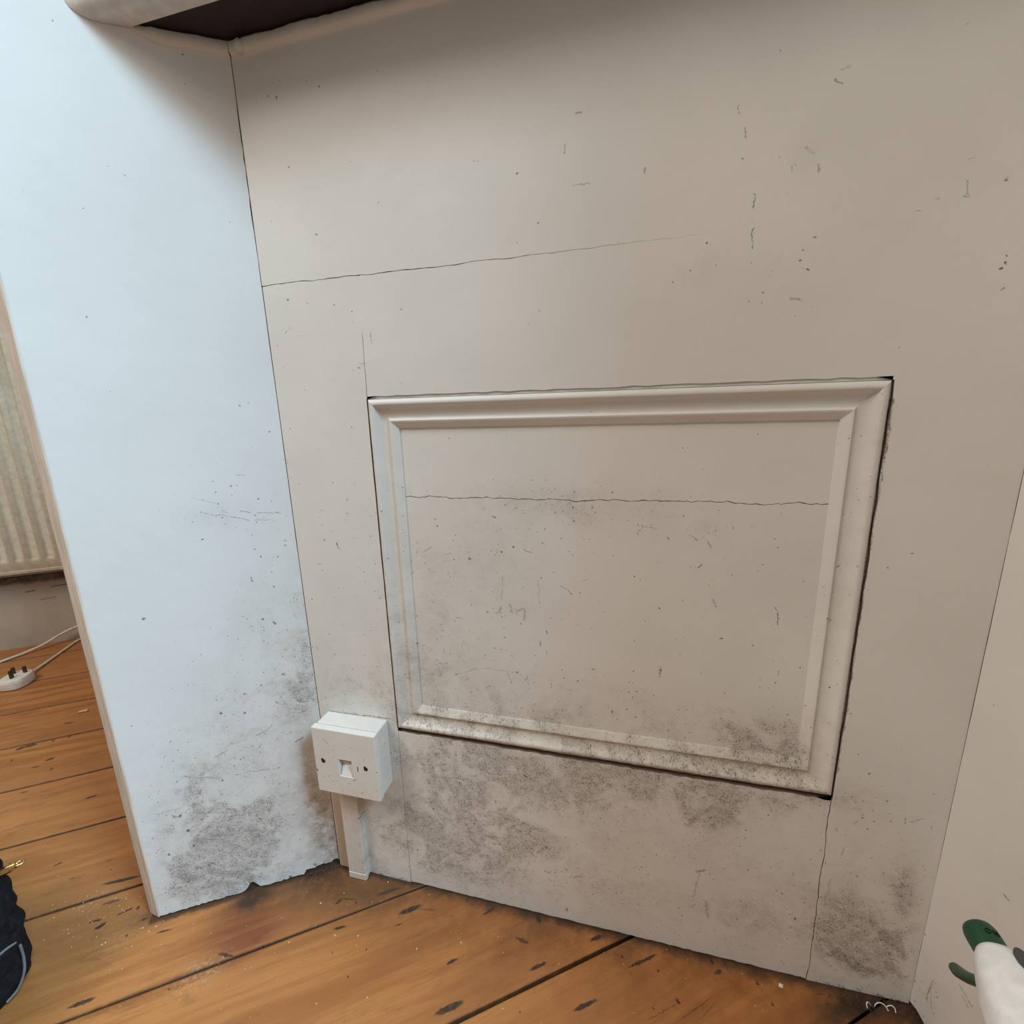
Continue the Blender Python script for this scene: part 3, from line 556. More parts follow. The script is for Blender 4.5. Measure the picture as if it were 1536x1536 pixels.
board('rail', [(0.108 + (0.575-0.108)*k/90, 0.0012 + rz.uniform(0, .0011)) for k in range(89, 0, -1)] + [(0.1085, 0.0012)] + edge(lj, -1)[1:] + ragedge(FX0, FZ0-gb, FX1, FZ0-gb, 70, .0009) + edge(rj, 1)[::-1][:-1] + [(0.5748, 0.0012)],
      ('paint_bottom_rail', (.107, .576, 0, .236), {'amb': .10}))
# sunk panel of two boards
pj = joint(0.136, 0.5222, 0.548, 0.5234, 120, 0.0011, 0.00032, 31)
PM1 = ('paint_panel_upper', (.13, .55, .523, .61), {'amb': .04}); PM2 = ('paint_panel_lower', (.13, .55, .26, .523), {'amb': .075})
board('panel_board', edge(pj, 1) + [(0.548, 0.606), (0.136, 0.606)], PM1, 0.0085, 0.0165)
board('panel_board', [(0.136, 0.262), (0.548, 0.262)] + edge(pj, -1)[::-1], PM2, 0.0085, 0.0165)
b = MB(); b.box((0.0, 0.0185, 0.0), (XR+.02, 0.04, 0.995)); b.build('backing_board', DARK, wall_back)

# bolection moulding: four mitred lengths (t inward from the outer edge, y depth) in mm
PROF = [(0.2, 6), (0.3, 1.0), (1.2, -0.5), (2.6, -1.5), (4.2, -2.0), (5.6, -2.0), (6.6, -1.5), (7.4, -0.4), (8.8, 1.6), (10.8, 3.5), (13.2, 4.8), (16.2, 5.4), (19.4, 5.2), (20.9, 4.5), (21.6, 3.4),
        (22.3, 2.8), (23.3, 2.9), (24.4, 3.5), (27.6, 5.4), (30.2, 6.9), (30.7, 9.5)]
def corner(i, t):
    return [(FX0+t, FZ1-t), (FX1-t, FZ1-t), (FX1-t, FZ0+t), (FX0+t, FZ0+t)][i % 4]
lips = [0.0011, 0.0036, 0.0062, 0.0026]
mats = [wall_paint('paint_mould_top', (.11, .574, .59, .627), amb=0.05), wall_paint('paint_mould_right', (.54, .575, .23, .627), amb=0.10),
        wall_paint('paint_mould_bottom', (.11, .575, .23, .275), amb=0.30, base=(0.735, 0.685, 0.605), base2=(0.66, 0.595, 0.505)), wall_paint('paint_mould_left', (.108, .15, .23, .627), amb=0.07)]
for i in range(4):
    b = MB(); secs = []; NS = 48; rr = random.Random(40+i)
    prof = [(-0.0064, lips[i])] + [(-0.0001, lips[i])] + [(t/1000, y/1000) for t, y in PROF]
    wv = [rr.uniform(-1, 1)*.00018 for _ in range(NS+1)]
    for k in range(NS+1):
        f = k/NS; s = []
        for (t, y) in prof:
            a, c = corner(i, t), corner(i+1, t)
            x = a[0] + (c[0]-a[0])*f; z = a[1] + (c[1]-a[1])*f
            s.append((x, y + wv[k], z))
        secs.append(s)
    b.sweep(secs, closed_ring=False, caps=False)
    b.build('panel_moulding', mats[i], wall_back, smooth=38)

# thin cover strip in the left corner
b = MB(); b.prism([(0.0035, 0.004), (0.0185, 0.0035), (0.0185, 0.17), (0.0035, 0.17)], lambda p: Vector((p[0], -0.0035, p[1])), lambda p: Vector((p[0], 0.001, p[1])))
b.build('cover_strip', wall_paint('paint_strip', (0, .02, 0, .18), amb=0.2, base=(0.50, 0.40, 0.30), base2=(0.44, 0.35, 0.26)), wall_back, bevel=0.001)

# ------------------------------------------------------------------ left panel (splayed, 20 mm thick, free outer edge)
wall_left = empty('wall_left'); tag(wall_left, kind='structure')
def lpt(s, z, o=0.0): v = DL*s + NL*o; return Vector((v.x, v.y, z))
rr = random.Random(77)
SE = 0.2135
bot = []
for k in range(61):
    s = SE*(1-k/60)
    z = 0.0022 + rr.uniform(-.0007, .0010)
    if 0.098 < s < 0.118: z += 0.0095*math.sin((s-.098)/.020*math.pi)**1.5 + rr.uniform(0, .002)
    if s < 0.045: z += 0.004 + 0.004*(1-s/.045) + rr.uniform(0, .0022)
    bot.append((s, z))
cor = [( 0.0004 + 0.0002*abs(r), z) for r, z in zip(ragline(55, 30, 1.0), [0.01 + (0.74-0.01)*k/30 for k in range(31)])]
cor2 = [(0.0004 + 0.0006*abs(r), z) for r, z in zip(ragline(56, 24, 1.0), [0.745 + (0.94-0.745)*k/24 for k in range(25)])]
outr = [(SE + rr.uniform(-.0003, .0003), 1.2 - 1.198*k/70) for k in range(1, 70)]
poly = bot + cor + cor2 + [(0.0005, 1.2), (SE, 1.2)] + outr
LT = 0.0118                       # board thickness
b = MB(); b.prism(poly, lambda p: lpt(p[0], p[1], 0), lambda p: lpt(p[0], p[1], -LT))
o = b.build('panel_board', None, wall_left)
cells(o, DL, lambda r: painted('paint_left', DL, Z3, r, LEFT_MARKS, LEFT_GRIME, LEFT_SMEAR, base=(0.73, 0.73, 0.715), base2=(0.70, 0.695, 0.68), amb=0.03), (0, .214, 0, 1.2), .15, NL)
t = NT('bare_primed_edge'); uv = t.uv(X3, Z3)
c = t.mix(t.mapr(t.noise(t.vm('MULTIPLY', uv, (1, .04, 1)), 420, 4, .6), .35, .68), (0.68, 0.56, 0.46), (0.54, 0.43, 0.34))
d1, c1 = t.voro(uv, 70); r1 = t.node('ShaderNodeSeparateColor'); t.t.links.new(c1, r1.inputs[0])
c = t.mix(t.math('MULTIPLY', t.math('LESS_THAN', r1.outputs[0], .06), t.math('LESS_THAN', d1, .11)), c, (0.07, .05, .04))
EDGE = t.out(c, .6, .3)
# the free edge is cut parallel to the back wall
E0 = lpt(SE, 0, 0); b = MB(); secs = []
for k in range(51):
    z = 0.002 + 1.195*k/50; w = rr.uniform(-.0002, .0002)
    def ep(u, d): return Vector((E0.x - u, E0.y + .13*u - d + w, z))
    secs.append([lpt(SE-.0004, z, -0.0002), ep(.0002, .0008), ep(.0010, .0014), ep(.0065, .0016), ep(.0072, .0008), ep(.0079, .0016), ep(.0165, .0016), ep(.0180, .0004), lpt(SE-.0002, z, -LT)])
b.sweep(secs); b.build('edge_lipping', EDGE, wall_left)

# ------------------------------------------------------------------ right dado
wall_right = empty('wall_right'); tag(wall_right, kind='structure')
def rpt(s, z, o=0.0): v = Vector((XR, 0, 0)) + RD*s + RN*o; return Vector((v.x, v.y, z))
RM_MARKS = [(-0.0381+.04, .5523, -.0381+.04, .5523, .0007, 1), (.0506, .2096, .053, .208, .0007, .8), (.0145, .0312, .0162, .0601, .0006, .7), (.0162, .045, .0206, .0283, .0004, .5),
            (.0372, .0857, .0482, .0802, .0010, .5), (.040, .079, .0470, .0752, .0007, .45)]
RM = painted('paint_right', RD, Z3, (-.1, 1.2, 0, .8), [(a + (RD.x*XR), b_, c_ + (RD.x*XR), d_, w, s) for a, b_, c_, d_, w, s in RM_MARKS],
             [(RD.x*XR + .01, .03, .02, .05, .45)], amb=0.025, base=(0.735, 0.70, 0.65), base2=(0.69, 0.655, 0.605))
cj = ragline(61, 40, 0.00035)
poly = [(0.00035 + cj[k]*.5, 0.006 + 0.58*k/40) for k in range(41)] + [(0.0004, 0.62), (0.0004, 1.9), (0.28, 1.9), (0.28, 0.586), (1.3, 0.586), (1.3, 0.001), (0.02, 0.002), (0.008, 0.007)]  # tall section by the corner is unseen, raised to block window light
b = MB(); b.prism(poly, lambda p: rpt(p[0], p[1], 0), lambda p: rpt(p[0], p[1], -0.02)); b.build('dado_board', RM, wall_right)
b = MB(); b.box((.28, -0.03, 0.586), (1.3, 0.012, 0.604), lambda c: rpt(c.x, c.z, c.y)); b.build('dado_cap', RM, wall_right, bevel=.005, segs=3)

# ------------------------------------------------------------------ beads under the window board, and the window board
TRIM = wall_paint('paint_trim', (0, .67, .93, .96), amb=0.02, base=(0.72, 0.665, 0.60), base2=(0.66, 0.60, 0.54))
def bead(name, fpos, L, seed):
    rr = random.Random(seed); n = int(L/0.006); up = ragline(seed, n, .0006); lo = ragline(seed+1, n, .0005); secs = []
    for k in range(n+1):
        s = L*k/n; zt = 0.9535 + up[k]; zb = 0.9425 + lo[k]; d = 0.0046 + rr.uniform(-.0006, .0006)
        if L < .2 and s > .060: f = max(0.06, 1 - (s-.060)/.018); d *= f; zb = zt - (zt-zb)*(.35 + .65*f)
        secs.append([fpos(s, zb, -.0005), fpos(s, zb + .0008, d*.55), fpos(s, zb + .0035, d*.95), fpos(s, zt - .0025, d), fpos(s, zt, d*.7), fpos(s, zt, -.0005)])
    b = MB(); b.sweep(secs)
    o = b.build(name, TRIM, None, smooth=60); tag(o, kind='structure'); return o
bead('trim_1', lambda s, z, d: Vector((0.002 + s, -d, z)), XR, 71)
bead('trim_2', lambda s, z, d: lpt(0.001 + s, z, d), 0.078, 73)
# filler lump at the mitre of the two beads
b = MB(); rr = random.Random(9); secs = []
for k in range(7):
    th = math.pi*(k+0.5)/7.0; secs.append([Vector((0.0135, -0.0030, 0.9475)) + Vector((0.0062*math.sin(th)*math.cos(p)*rr.uniform(.85, 1.15), -0.0060*math.cos(th)*.75, 0.0062*math.sin(th)*math.sin(p)*rr.uniform(.85, 1.15))) for p in [2*math.pi*j/12 for j in range(12)]])
b.sweep(secs); o = b.build('trim_3', TRIM, None, smooth=70); tag(o, kind='structure')

SILLW = plain('sill_paint', (0.68, 0.64, 0.585), 0.4, 0.4, bump=(160, .25, .001))
SLOT_SHADE = plain('dark_slot_shade', (0.030, 0.022, 0.021), 0.6, 0.3, bump=(200, .3, .001))  # near-black colour stands in for the shade inside the slot
wb = empty('window_board', (0.3, -0.03, 0.953)); tag(wb, 'white round-nosed shelf board along the top, with a dark filler as slot shade behind it', 'shelf')
def along(y): return y/math.tan(PHI)          # where depth y meets the face of the left panel
prof = [(-0.0405, 1.01), (-0.0405, 0.9535), (-0.0415, 0.9525), (-0.053, 0.9524), (-0.0575, 0.9534), (-0.0612, 0.9560), (-0.0638, 0.9597), (-0.0650, 0.9640), (-0.0652, 1.01)]
b = MB(); b.prism(prof, lambda p: Vector((p[0]*1.6255 + .0012, p[0], p[1])), lambda p: Vector((XR + .02 , p[0], p[1])))
b.build('front_rail', SILLW, wb, smooth=40)
b = MB(); b.prism([(-0.0405, 0.9556), (-0.0405, 1.0), (0.02, 1.0), (0.02, 0.9556)], lambda p: Vector((p[0]*1.6255 + .0015 if p[0] < 0 else .002, p[0], p[1])), lambda p: Vector((XR + .02, p[0], p[1])))
b.build('slot_shade_filler', SLOT_SHADE, wb)  # dark filler added as the shaded slot between rail and wall

# ------------------------------------------------------------------ telephone socket on the back wall
SX0, SX1, SZ0, SZ1 = 0.0122, 0.0972, 0.1568, 0.2464
def plastic(name, marks, amb=0.16):
    return painted(name, X3, Z3, (0, .12, .1, .27), marks, [(0.055, 0.16, .04, .01, .25)], amb=amb, base=(0.71, 0.68, 0.63), base2=(0.67, 0.635, 0.58))
PLM = plastic('socket_face', [(.0275, .2330, .0330, .2275, .0005, .7), (.0295, .181, .0295, .181, .0010, .8), (.034, .1745, .034, .1725, .0006, .8), (.013, .1895, .0133, .1868, .0012, 1), (.0628, .1826, .066, .1824, .0006, .7)])
PLB = painted('socket_box', Vector((.5, 1, 0)), Z3, (-.1, .12, .1, .27), [], [(0.02, 0.2, .03, .04, .3)], amb=0.30, base=(0.72, 0.70, 0.66), base2=(0.68, 0.65, 0.61))
so = empty('telephone_socket', (0.055, 0, 0.2)); tag(so, 'square white surface-mounted telephone socket above the trunking in the left corner', 'socket')
b = MB(); b.box((SX0+.0009, -0.0236, SZ0+.0009), (SX1-.0009, 0.0, SZ1-.0009)); b.build('back_box', PLB, so, bevel=.0016, segs=3)
b = MB(); b.box((SX0+.0016, -0.0250, SZ0+.0016), (SX1-.0016, -0.0230, SZ1-.0014)); b.build('seam_shade', DARK, so)  # dark strip put in as the shade of the faceplate seam
# faceplate with the line-jack opening
JX0, JX1, JZ0, JZ1 = 0.0457, 0.0628, 0.1845, 0.2068
yf, yb = -0.0330, -0.0244
b = MB()
xs, zs = [SX0, JX0, JX1, SX1], [SZ0, JZ0, JZ1, SZ1]
vid = {}
for yi, y in enumerate((yf, yb)):
    for i in range(4):
        for j in range(4):
            vid[(yi, i, j)] = len(b.v); b.v.append(Vector((xs[i], y, zs[j])))
for i in range(3):
    for j in range(3):
        if (i, j) != (1, 1):
            b.f.append([vid[(0, i, j)], vid[(0, i+1, j)], vid[(0, i+1, j+1)], vid[(0, i, j+1)]])
            b.f.append([vid[(1, i, j)], vid[(1, i, j+1)], vid[(1, i+1, j+1)], vid[(1, i+1, j)]])
for i in range(3):
    for j in (0, 3): b.f.append([vid[(0, i, j)], vid[(0, i+1, j)], vid[(1, i+1, j)], vid[(1, i, j)]])
    for j in (0, 3): b.f.append([vid[(0, j, i)], vid[(0, j, i+1)], vid[(1, j, i+1)], vid[(1, j, i)]])
for (a, c) in (((1, 1), (2, 1)), ((2, 1), (2, 2)), ((2, 2), (1, 2)), ((1, 2), (1, 1))):
    b.f.append([vid[(0,)+a], vid[(0,)+c], vid[(1,)+c], vid[(1,)+a]])
b.build('faceplate', PLM, so, bevel=.0009, segs=2)
b = MB(); b.box((JX0+.0002, -0.0262, JZ0+.0002), (JX1-.0002, -0.0250, JZ1-.0002)); jk = b.build('line_jack', PLB, so)
b = MB(); b.prism([(-0.0262, JZ0+.0005), (-0.0322, JZ0+.0005), (-0.0285, JZ0+.0105), (-0.0262, JZ0+.0125)], lambda p: Vector((JX0+.0012, p[0], p[1])), lambda p: Vector((JX1-.0012, p[0], p[1]))); b.build('jack_ramp', PLM, jk)
b = MB(); b.box((JX0+.002, -0.0285, JZ0+.0155), (JX1-.002, -0.026, JZ0+.0172)); b.build('jack_contact', PLB, jk)
SCREW = plain('dark_screw', (0.035, 0.030, 0.024), 0.45, 0.5, 0.4)
for x, z in ((0.0243, 0.2014), (0.0820, 0.2006)):
    b = MB(); b.sweep([[Vector((x + r*math.cos(a), y, z + r*math.sin(a))) for a in [2*math.pi*k/14 for k in range(14)]] for r, y in ((0.0026, -0.0326), (0.0026, -0.03335), (0.0021, -0.0335))])
    s = b.build('screw', SCREW, so, smooth=40)
    b = MB(); b.box((-.0020, -0.0337, -.0003), (.0020, -0.0334, .0003), lambda c, x=x, z=z: Vector((x + c.x*.7 - c.z, c.y, z - c.x*.7 - c.z))); b.build('screw_slot', DARK, s)
    b = MB(); b.sweep([[Vector((x - .0013 + .0016*math.cos(a), y, z + .0022 + .0014*math.sin(a))) for a in [2*math.pi*k/10 for k in range(10)]] for y in (-0.0326, -0.03318)]); b.build('screw_recess', DARK, s)
b = MB(); b.box((0.0706, -0.03312, 0.1950), (0.0716, -0.0325, 0.2016)); b.build('key_slot', DARK, so)

# ------------------------------------------------------------------ cable trunking below it
tr = empty('cable_trunking', (0.035, 0, 0.0)); tag(tr, 'white plastic mini trunking running from socket down to the floor', 'trunking')
TB = wall_paint('paint_trunking', (0.0, .06, 0, .17), amb=0.24, base=(0.66, 0.615, 0.555), base2=(0.60, 0.55, 0.49))
b = MB(); b.box((0.0232, -0.0062, 0.002), (0.0478, 0.0, 0.1585)); b.build('trunking_base', TB, tr, bevel=.0006)
b = MB(); b.box((0.0228, -0.0122, 0.0105), (0.0482, -0.0066, 0.1585)); b.build('trunking_lid', TB, tr, bevel=.0009)
b = MB(); b.box((0.0226, -0.0124, 0.0004), (0.0484, -0.0064, 0.0099)); b.build('end_cap', TB, tr, bevel=.0008)

# ------------------------------------------------------------------ the room beyond the left panel: wall, skirting, radiator
QW = -1.012
FAR = plain('far_wall_paint', (0.60, 0.54, 0.46), 0.6, 0.3, bump=(70, .2, .001))
def wpt(a, z, o): return fpt(a, QW + o, z)       # a along the boards, o out from the skirting face
b = MB(); b.box((-0.1, -0.05, -.02), (1.7, -0.018, 1.5), lambda c: wpt(c.x, c.z, c.y)); o = b.build('wall_far', FAR); tag(o, kind='structure')
t = NT('skirting_paint'); uv = t.uv(BD, Z3)
c = t.mix(t.mapr(t.noise(uv, 14, 4, .6), .3, .7), (0.46, 0.395, 0.325), (0.40, 0.335, 0.27))
sepv = t.node('ShaderNodeSeparateXYZ'); t.t.links.new(uv, sepv.inputs[0])
top_shade = t.math('MULTIPLY', t.mapr(t.math('ADD', sepv.outputs[1], t.math('MULTIPLY', t.noise(uv, 30, 4, .7), .02)), .186, .200), t.mapr(t.noise(uv, 40, 4, .7), .3, .6, .35, .95))  # shade on the skirting's top moulding, painted into its colour
c = t.mix(top_shade, c, (0.10, .07, .055))
c = t.mix(t.math('MULTIPLY', t.segs(uv, [(.79, .158, .77, .160, .0016, .8), (.69, .168, .735, .164, .0012, .9), (.73, .134, .765, .131, .0012, .6)]), .9), c, (.06, .04, .03))
SK = t.out(c, .5, .3)
b = MB()
prof = [(-.018, 0.0), (0, 0.0), (0, .166), (-.0015, .169), (-.0005, .172), (-.001, .178), (-.005, .187), (-.011, .193), (-.013, .199), (-.018, .201)]
b.prism(prof, lambda p: wpt(-0.08, p[1], p[0]), lambda p: wpt(1.68, p[1], p[0])); o = b.build('baseboard_far', SK, None, smooth=35); tag(o, kind='structure')

RAD = plain('cream_radiator_enamel', (0.50, 0.425, 0.315), 0.4, 0.4)
rad = empty('radiator', tuple(wpt(1.0, .235, .04))); tag(rad, 'cream corrugated panel radiator on the far wall behind the left panel', 'radiator')
# fluted front panel
RO = 0.045; pitch = .0322; secs_t = []; a = 0.06
def flute(a):
    u = (a/pitch) % 1.0
    if u < .30: return 0.0
    if u < .45: return -.0065*(0.5-0.5*math.cos((u-.30)/.15*math.pi))
    if u < .85: return -.0065
    return -.0065*(0.5+0.5*math.cos((u-.85)/.15*math.pi))
zz = [.2235, .2300, .2345, .252, .2585, .262, .95, .955, .985]; kk = [0, 0, 0, 0, 0.25, 1, 1, 0, 0]
aa = [0.12 + .0023*k for k in range(int(1.35/.0023))]
b = MB(); n = len(aa)
for z, k in zip(zz, kk):
    for a in aa: b.v.append(wpt(a, z, RO + (flute(a)*k if k else 0) - (0.0 if z > .2305 else .0015)))
for j in range(len(zz)-1):
    for i in range(n-1): b.f.append([j*n+i, j*n+i+1, (j+1)*n+i+1, (j+1)*n+i])
b.build('front_panel', RAD, rad, smooth=60)
b = MB(); b.box((.12, RO-.012, .2225), (1.465, RO+.004, .2318), lambda c: wpt(c.x, c.z, c.y)); b.build('bottom_seam', RAD, rad, bevel=.002)
b = MB(); b.box((.12, RO-.012, .975), (1.465, RO+.004, .986), lambda c: wpt(c.x, c.z, c.y)); b.build('top_seam', RAD, rad, bevel=.002)
for a in (.35, 1.2):
    b = MB(); b.box((a, -.018, .3), (a+.03, RO-.007, .9), lambda c: wpt(c.x, c.z, c.y)); b.build('bracket', RAD, rad)

# ------------------------------------------------------------------ plug and its flex, and a second flex
FLEX = plain('white_flex', (0.66, 0.57, 0.44), 0.45, 0.4)
PLUGM = plain('white_plug_plastic', (0.70, 0.63, 0.55), 0.4, 0.45)
PIN = plain('plug_pin', (0.075, 0.045, 0.025), 0.4, 0.5, 0.5)
pc = Vector((-1.034, 0.222, 0)); pu = Vector((-.45, .89, 0)).normalized(); pv = Vector((-pu.y, pu.x, 0))
pl = empty('mains_plug', tuple(pc)); tag(pl, 'white mains plug lying on its back, pins up, on the floorboards', 'plug')
def ppt(u, v, z): q = pc + pu*u + pv*v; return Vector((q.x, q.y, z))
outl = []
for k in range(36):
    th = 2*math.pi*k/36; cx, sx = math.cos(th), math.sin(th)
    r = 1.0
    outl.append((0.030*math.copysign(abs(cx)**.75, cx), 0.0265*math.copysign(abs(sx)**.75, sx)))
lay = [(0.0003, .90), (.0022, .985), (.007, 1.0), (.0125, 1.0), (.0128, .975), (.0140, .975), (.0143, 1.0), (.021, .985), (.0232, .94), (.0238, .86)]
b = MB(); b.sweep([[ppt(u*s, v*s, z) for u, v in outl] for z, s in lay]); b.build('plug_body', PLUGM, pl, smooth=35)
for (u, v, w, d, h) in ((-.011, -.0005, .0045, .0085, .020), (.012, -.0115, .0068, .0045, .0165), (.012, .0115, .0068, .0045, .0165)):
    b = MB(); b.box((-d/2, -w/2, .0232), (d/2, w/2, .0232+h), lambda c, u=u, v=v: ppt(u + c.x, v + c.y, c.z)); b.build('pin', PIN, pl, bevel=.0008)
b = MB(); b.tube([ppt(.027, 0, .012), ppt(.034, 0, .0115), ppt(.044, .001, .010)], [.0058, .0052, .0036], 10); b.build('flex_grip', PLUGM, pl, smooth=50)
path = spline([ppt(.040, 0, .0098), ppt(.058, .001, .0058), (-1.083, .310, .0036), (-1.112, .366, .0034), (-1.1363, .416, .0034), (-1.14, .47, .0034), (-1.09, .54, .0034)], 8)
b = MB(); b.tube(path, .0033, 8); b.build('flex', FLEX, pl, smooth=60)
path = spline([(-1.26, .14, .0036), (-1.235, .235, .0036), (-1.2097, .2823, .0036), (-1.1887, .3562, .010), (-1.165, .400, .030), (-1.118, .427, .050), (-1.03, .48, .075), (-.93, .56, .12)], 10)
b = MB(); b.tube(path, .0035, 8); fo = b.build('power_flex', FLEX, None, smooth=60); tag(fo, 'loose off-white cable crossing the floor in front of the far skirting, without plug', 'cable')

# ------------------------------------------------------------------ trigger spray bottle
WHITE = plain('white_spray_plastic', (0.92, 0.95, 0.955), 0.32, 0.5)
GREEN = plain('green_spray_plastic', (0.008, 0.066, 0.029), 0.38, 0.5)
GREY = plain('grey_inset', (0.075, 0.078, 0.078), 0.45, 0.4)
BX, BY = 0.607, -0.205
sb = empty('spray_bottle', (BX, BY, 0)); tag(sb, 'white trigger spray bottle with green nozzle and trigger beside right wall', 'bottle')
def bpt(u, v, z):          # u to the side, v forward along the nozzle
    a = math.radians(-3); c, s = math.cos(a), math.sin(a)
    return Vector((BX + u*c + v*s*-1, BY + u*s + v*c, z))
def ell(cu, cv, z, ru, rv, n=28, p=2.0):
    out = []
    for k in range(n):
        th = 2*math.pi*k/n; c, s = math.cos(th), math.sin(th)
        out.append(bpt(cu + ru*math.copysign(abs(c)**(2/p), c), cv + rv*math.copysign(abs(s)**(2/p), s), z))
    return out
b = MB(); b.sweep([ell(0, 0, z, ru, rv, p=3) for z, ru, rv in ((.0005, .036, .026), (.004, .040, .030), (.02, .041, .031), (.10, .041, .031), (.135, .040, .030), (.16, .034, .026), (.178, .022, .019), (.19, .0145, .0145), (.205, .014, .014))])
b.build('bottle_body', WHITE, sb, smooth=50)
b = MB(); b.sweep([ell(0, 0, z, r, r, 32) for z, r in ((.196, .0165), (.198, .0175), (.214, .0175), (.216, .0155))]); b.build('collar', WHITE, sb, smooth=40)
# shroud: sections along v, widening and rising to the back
def sect(v, w, zt, zb, n=28, p=3.2):
    out = []
    for k in range(n):
        th = 2*math.pi*k/n; c, s = math.cos(th), math.sin(th)
        cz = (zt+zb)/2; hz = (zt-zb)/2
        out.append(bpt(w*math.copysign(abs(c)**(2/p), c)*(1.0 if s < 0 else 1-.22*abs(s)**2), v, cz + hz*math.copysign(abs(s)**(2/p), s)))
    return out
SH = [(.0600, .0090, .2700, .2510), (.0592, .0104, .2715, .2495), (.0560, .0120, .2728, .2480), (.048, .0150, .2738, .2450), (.036, .0185, .2748, .2400), (.020, .0212, .2752, .2330), (.004, .0226, .2748, .2260), (-.012, .0230, .2725, .2200), (-.028, .0220, .2680, .2160), (-.040, .0190, .2600, .2150), (-.046, .0140, .2480, .2170)]
b = MB(); b.sweep([sect(*s) for s in SH]); b.build('shroud', WHITE, sb, smooth=60)
b = MB()
NZ = [(.0575, .0090), (.0600, .0093), (.0680, .0094), (.0725, .0092), (.0752, .0083), (.0765, .0065)]
b.sweep([[bpt(r*math.cos(a)*1.04, v, .2612 + r*math.sin(a)) for a in [2*math.pi*k/28 for k in range(28)]] for v, r in NZ]); nz = b.build('nozzle_cap', GREEN, sb, smooth=45)
# raised lettering ON on the nozzle cap
DG = plain('dark_green_lettering', (0.003, 0.020, 0.009), 0.5, 0.3)
cu = bpy.data.curves.new('lettering', 'FONT'); cu.body = 'ON'; cu.size = .0044; cu.space_character = 1.3; cu.extrude = .0003; cu.align_x = 'CENTER'; cu.align_y = 'CENTER'
tmp = bpy.data.objects.new('lettering_tmp', cu); COL.objects.link(tmp)
dg = bpy.context.evaluated_depsgraph_get(); lm = bpy.data.meshes.new_from_object(tmp.evaluated_get(dg)); bpy.data.objects.remove(tmp)
LT = math.radians(40)
for v in lm.vertices:                       # wrap on the cap, read from behind the bottle
    x, y, z = v.co
    th = math.pi/2 - LT*0 - (x + .0016)/.0095
    r = .0096 + z
    v.co = bpt(r*math.cos(th)*1.04, .0672 + y, .2612 + r*math.sin(th))
link('lettering', lm, DG, nz)
# trigger
b = MB(); tp = [(.046, .2470, .0046), (.054, .2420, .0048), (.060, .2360, .0050), (.066, .2290, .0054), (.073, .2210, .0058), (.080, .2145, .0056), (.086, .2105, .0038)]
secs = []
for i, (v, z, w) in enumerate(tp):
    q0, q1 = tp[max(i-1, 0)], tp[min(i+1, len(tp)-1)]
    d = Vector((q1[0]-q0[0], q1[1]-q0[1])).normalized(); nn = Vector((-d.y, d.x))*.0034
    secs.append([bpt(w*math.cos(a), v + nn.x*math.sin(a), z + nn.y*math.sin(a)) for a in [2*math.pi*k/14 for k in range(14)]])
b.sweep(secs); b.build('trigger', GREEN, sb, smooth=60)
# teardrop inset on top of the shroud
b = MB(); tear = []
for k in range(24):
    th = 2*math.pi*k/24; rr_ = .0042*(1 - .35*math.sin(th))
    tear.append((.0046*math.cos(th)*(1 - .45*max(0, math.sin(th))), .0095*math.sin(th)))
b.prism(tear, lambda p: bpt(.0080 + p[0], .0480 - p[1], .2720), lambda p: bpt(.0080 + p[0], .0480 - p[1], .2745)); b.build('inset', GREY, sb, bevel=.0004)

# ------------------------------------------------------------------ black bag at the left edge
t = NT('black_fabric'); P = t.pos()
t.bump(t.noise(P, 900, 2), .5, .0008)
BLK = t.out(t.mix(t.mapr(t.noise(P, 120, 4, .7), .4, .75), (0.0075, 0.008, 0.010), (0.020, 0.021, 0.025)), .85, .15)
PIPE = plain('grey_piping', (0.16, 0.165, 0.17), .6, .3)
BRASS = plain('brass', (0.70, 0.50, 0.22), .25, .5, 1.0)
bag = empty('bag', (-.42, -.36, 0)); tag(bag, 'black fabric bag with grey piping and brass zip pull on the floorboards', 'bag')
GX0, GX1, GY0, GY1, GH = -.60, -.250, -.60, -.187, .215
secs = []
rr = random.Random(3)
for k in range(25):
    f = k/24; z = GH*f
    ins = .010*(1 - math.sin(min(f/.12, 1)*math.pi/2)) + (.03*((f-.80)/.20)**2 if f > .80 else 0) - .006*math.sin(f*math.pi) + .004*f
    wob = .0022*math.sin(k*1.9) + .0012*math.sin(k*4.1)
    cx, cy = (GX0+GX1)/2, (GY0+GY1)/2; hx, hy = (GX1-GX0)/2 - ins, (GY1-GY0)/2 - ins*.6
    ring = []
    for j in range(64):
        th = 2*math.pi*j/64; c, s = math.cos(th), math.sin(th)
        e = 2/14.0
        ring.append(Vector((cx + hx*math.copysign(abs(c)**e, c) + wob*math.sin(5*th + k*.7), cy + hy*math.copysign(abs(s)**e, s) + wob*math.cos(4*th + k*.5), max(z, .0006))))
    secs.append(ring)
b = MB(); b.sweep(secs); b.build('bag_body', BLK, bag, smooth=70)
def onbag(y, z): # point on the face that looks into the room (x max)
    f = z/GH; ins = .010*(1 - math.sin(min(f/.12, 1)*math.pi/2)) + (.03*((f-.80)/.20)**2 if f > .80 else 0) - .006*math.sin(f*math.pi) + .004*f
    hx, hy = (GX1-GX0)/2 - ins, (GY1-GY0)/2 - ins*.6
    k = min(abs((y - (GY0+GY1)/2)/hy), 1.0)
    return Vector(((GX0+GX1)/2 + hx*(1 - k**14)**(1/14) + .0022, y, z))
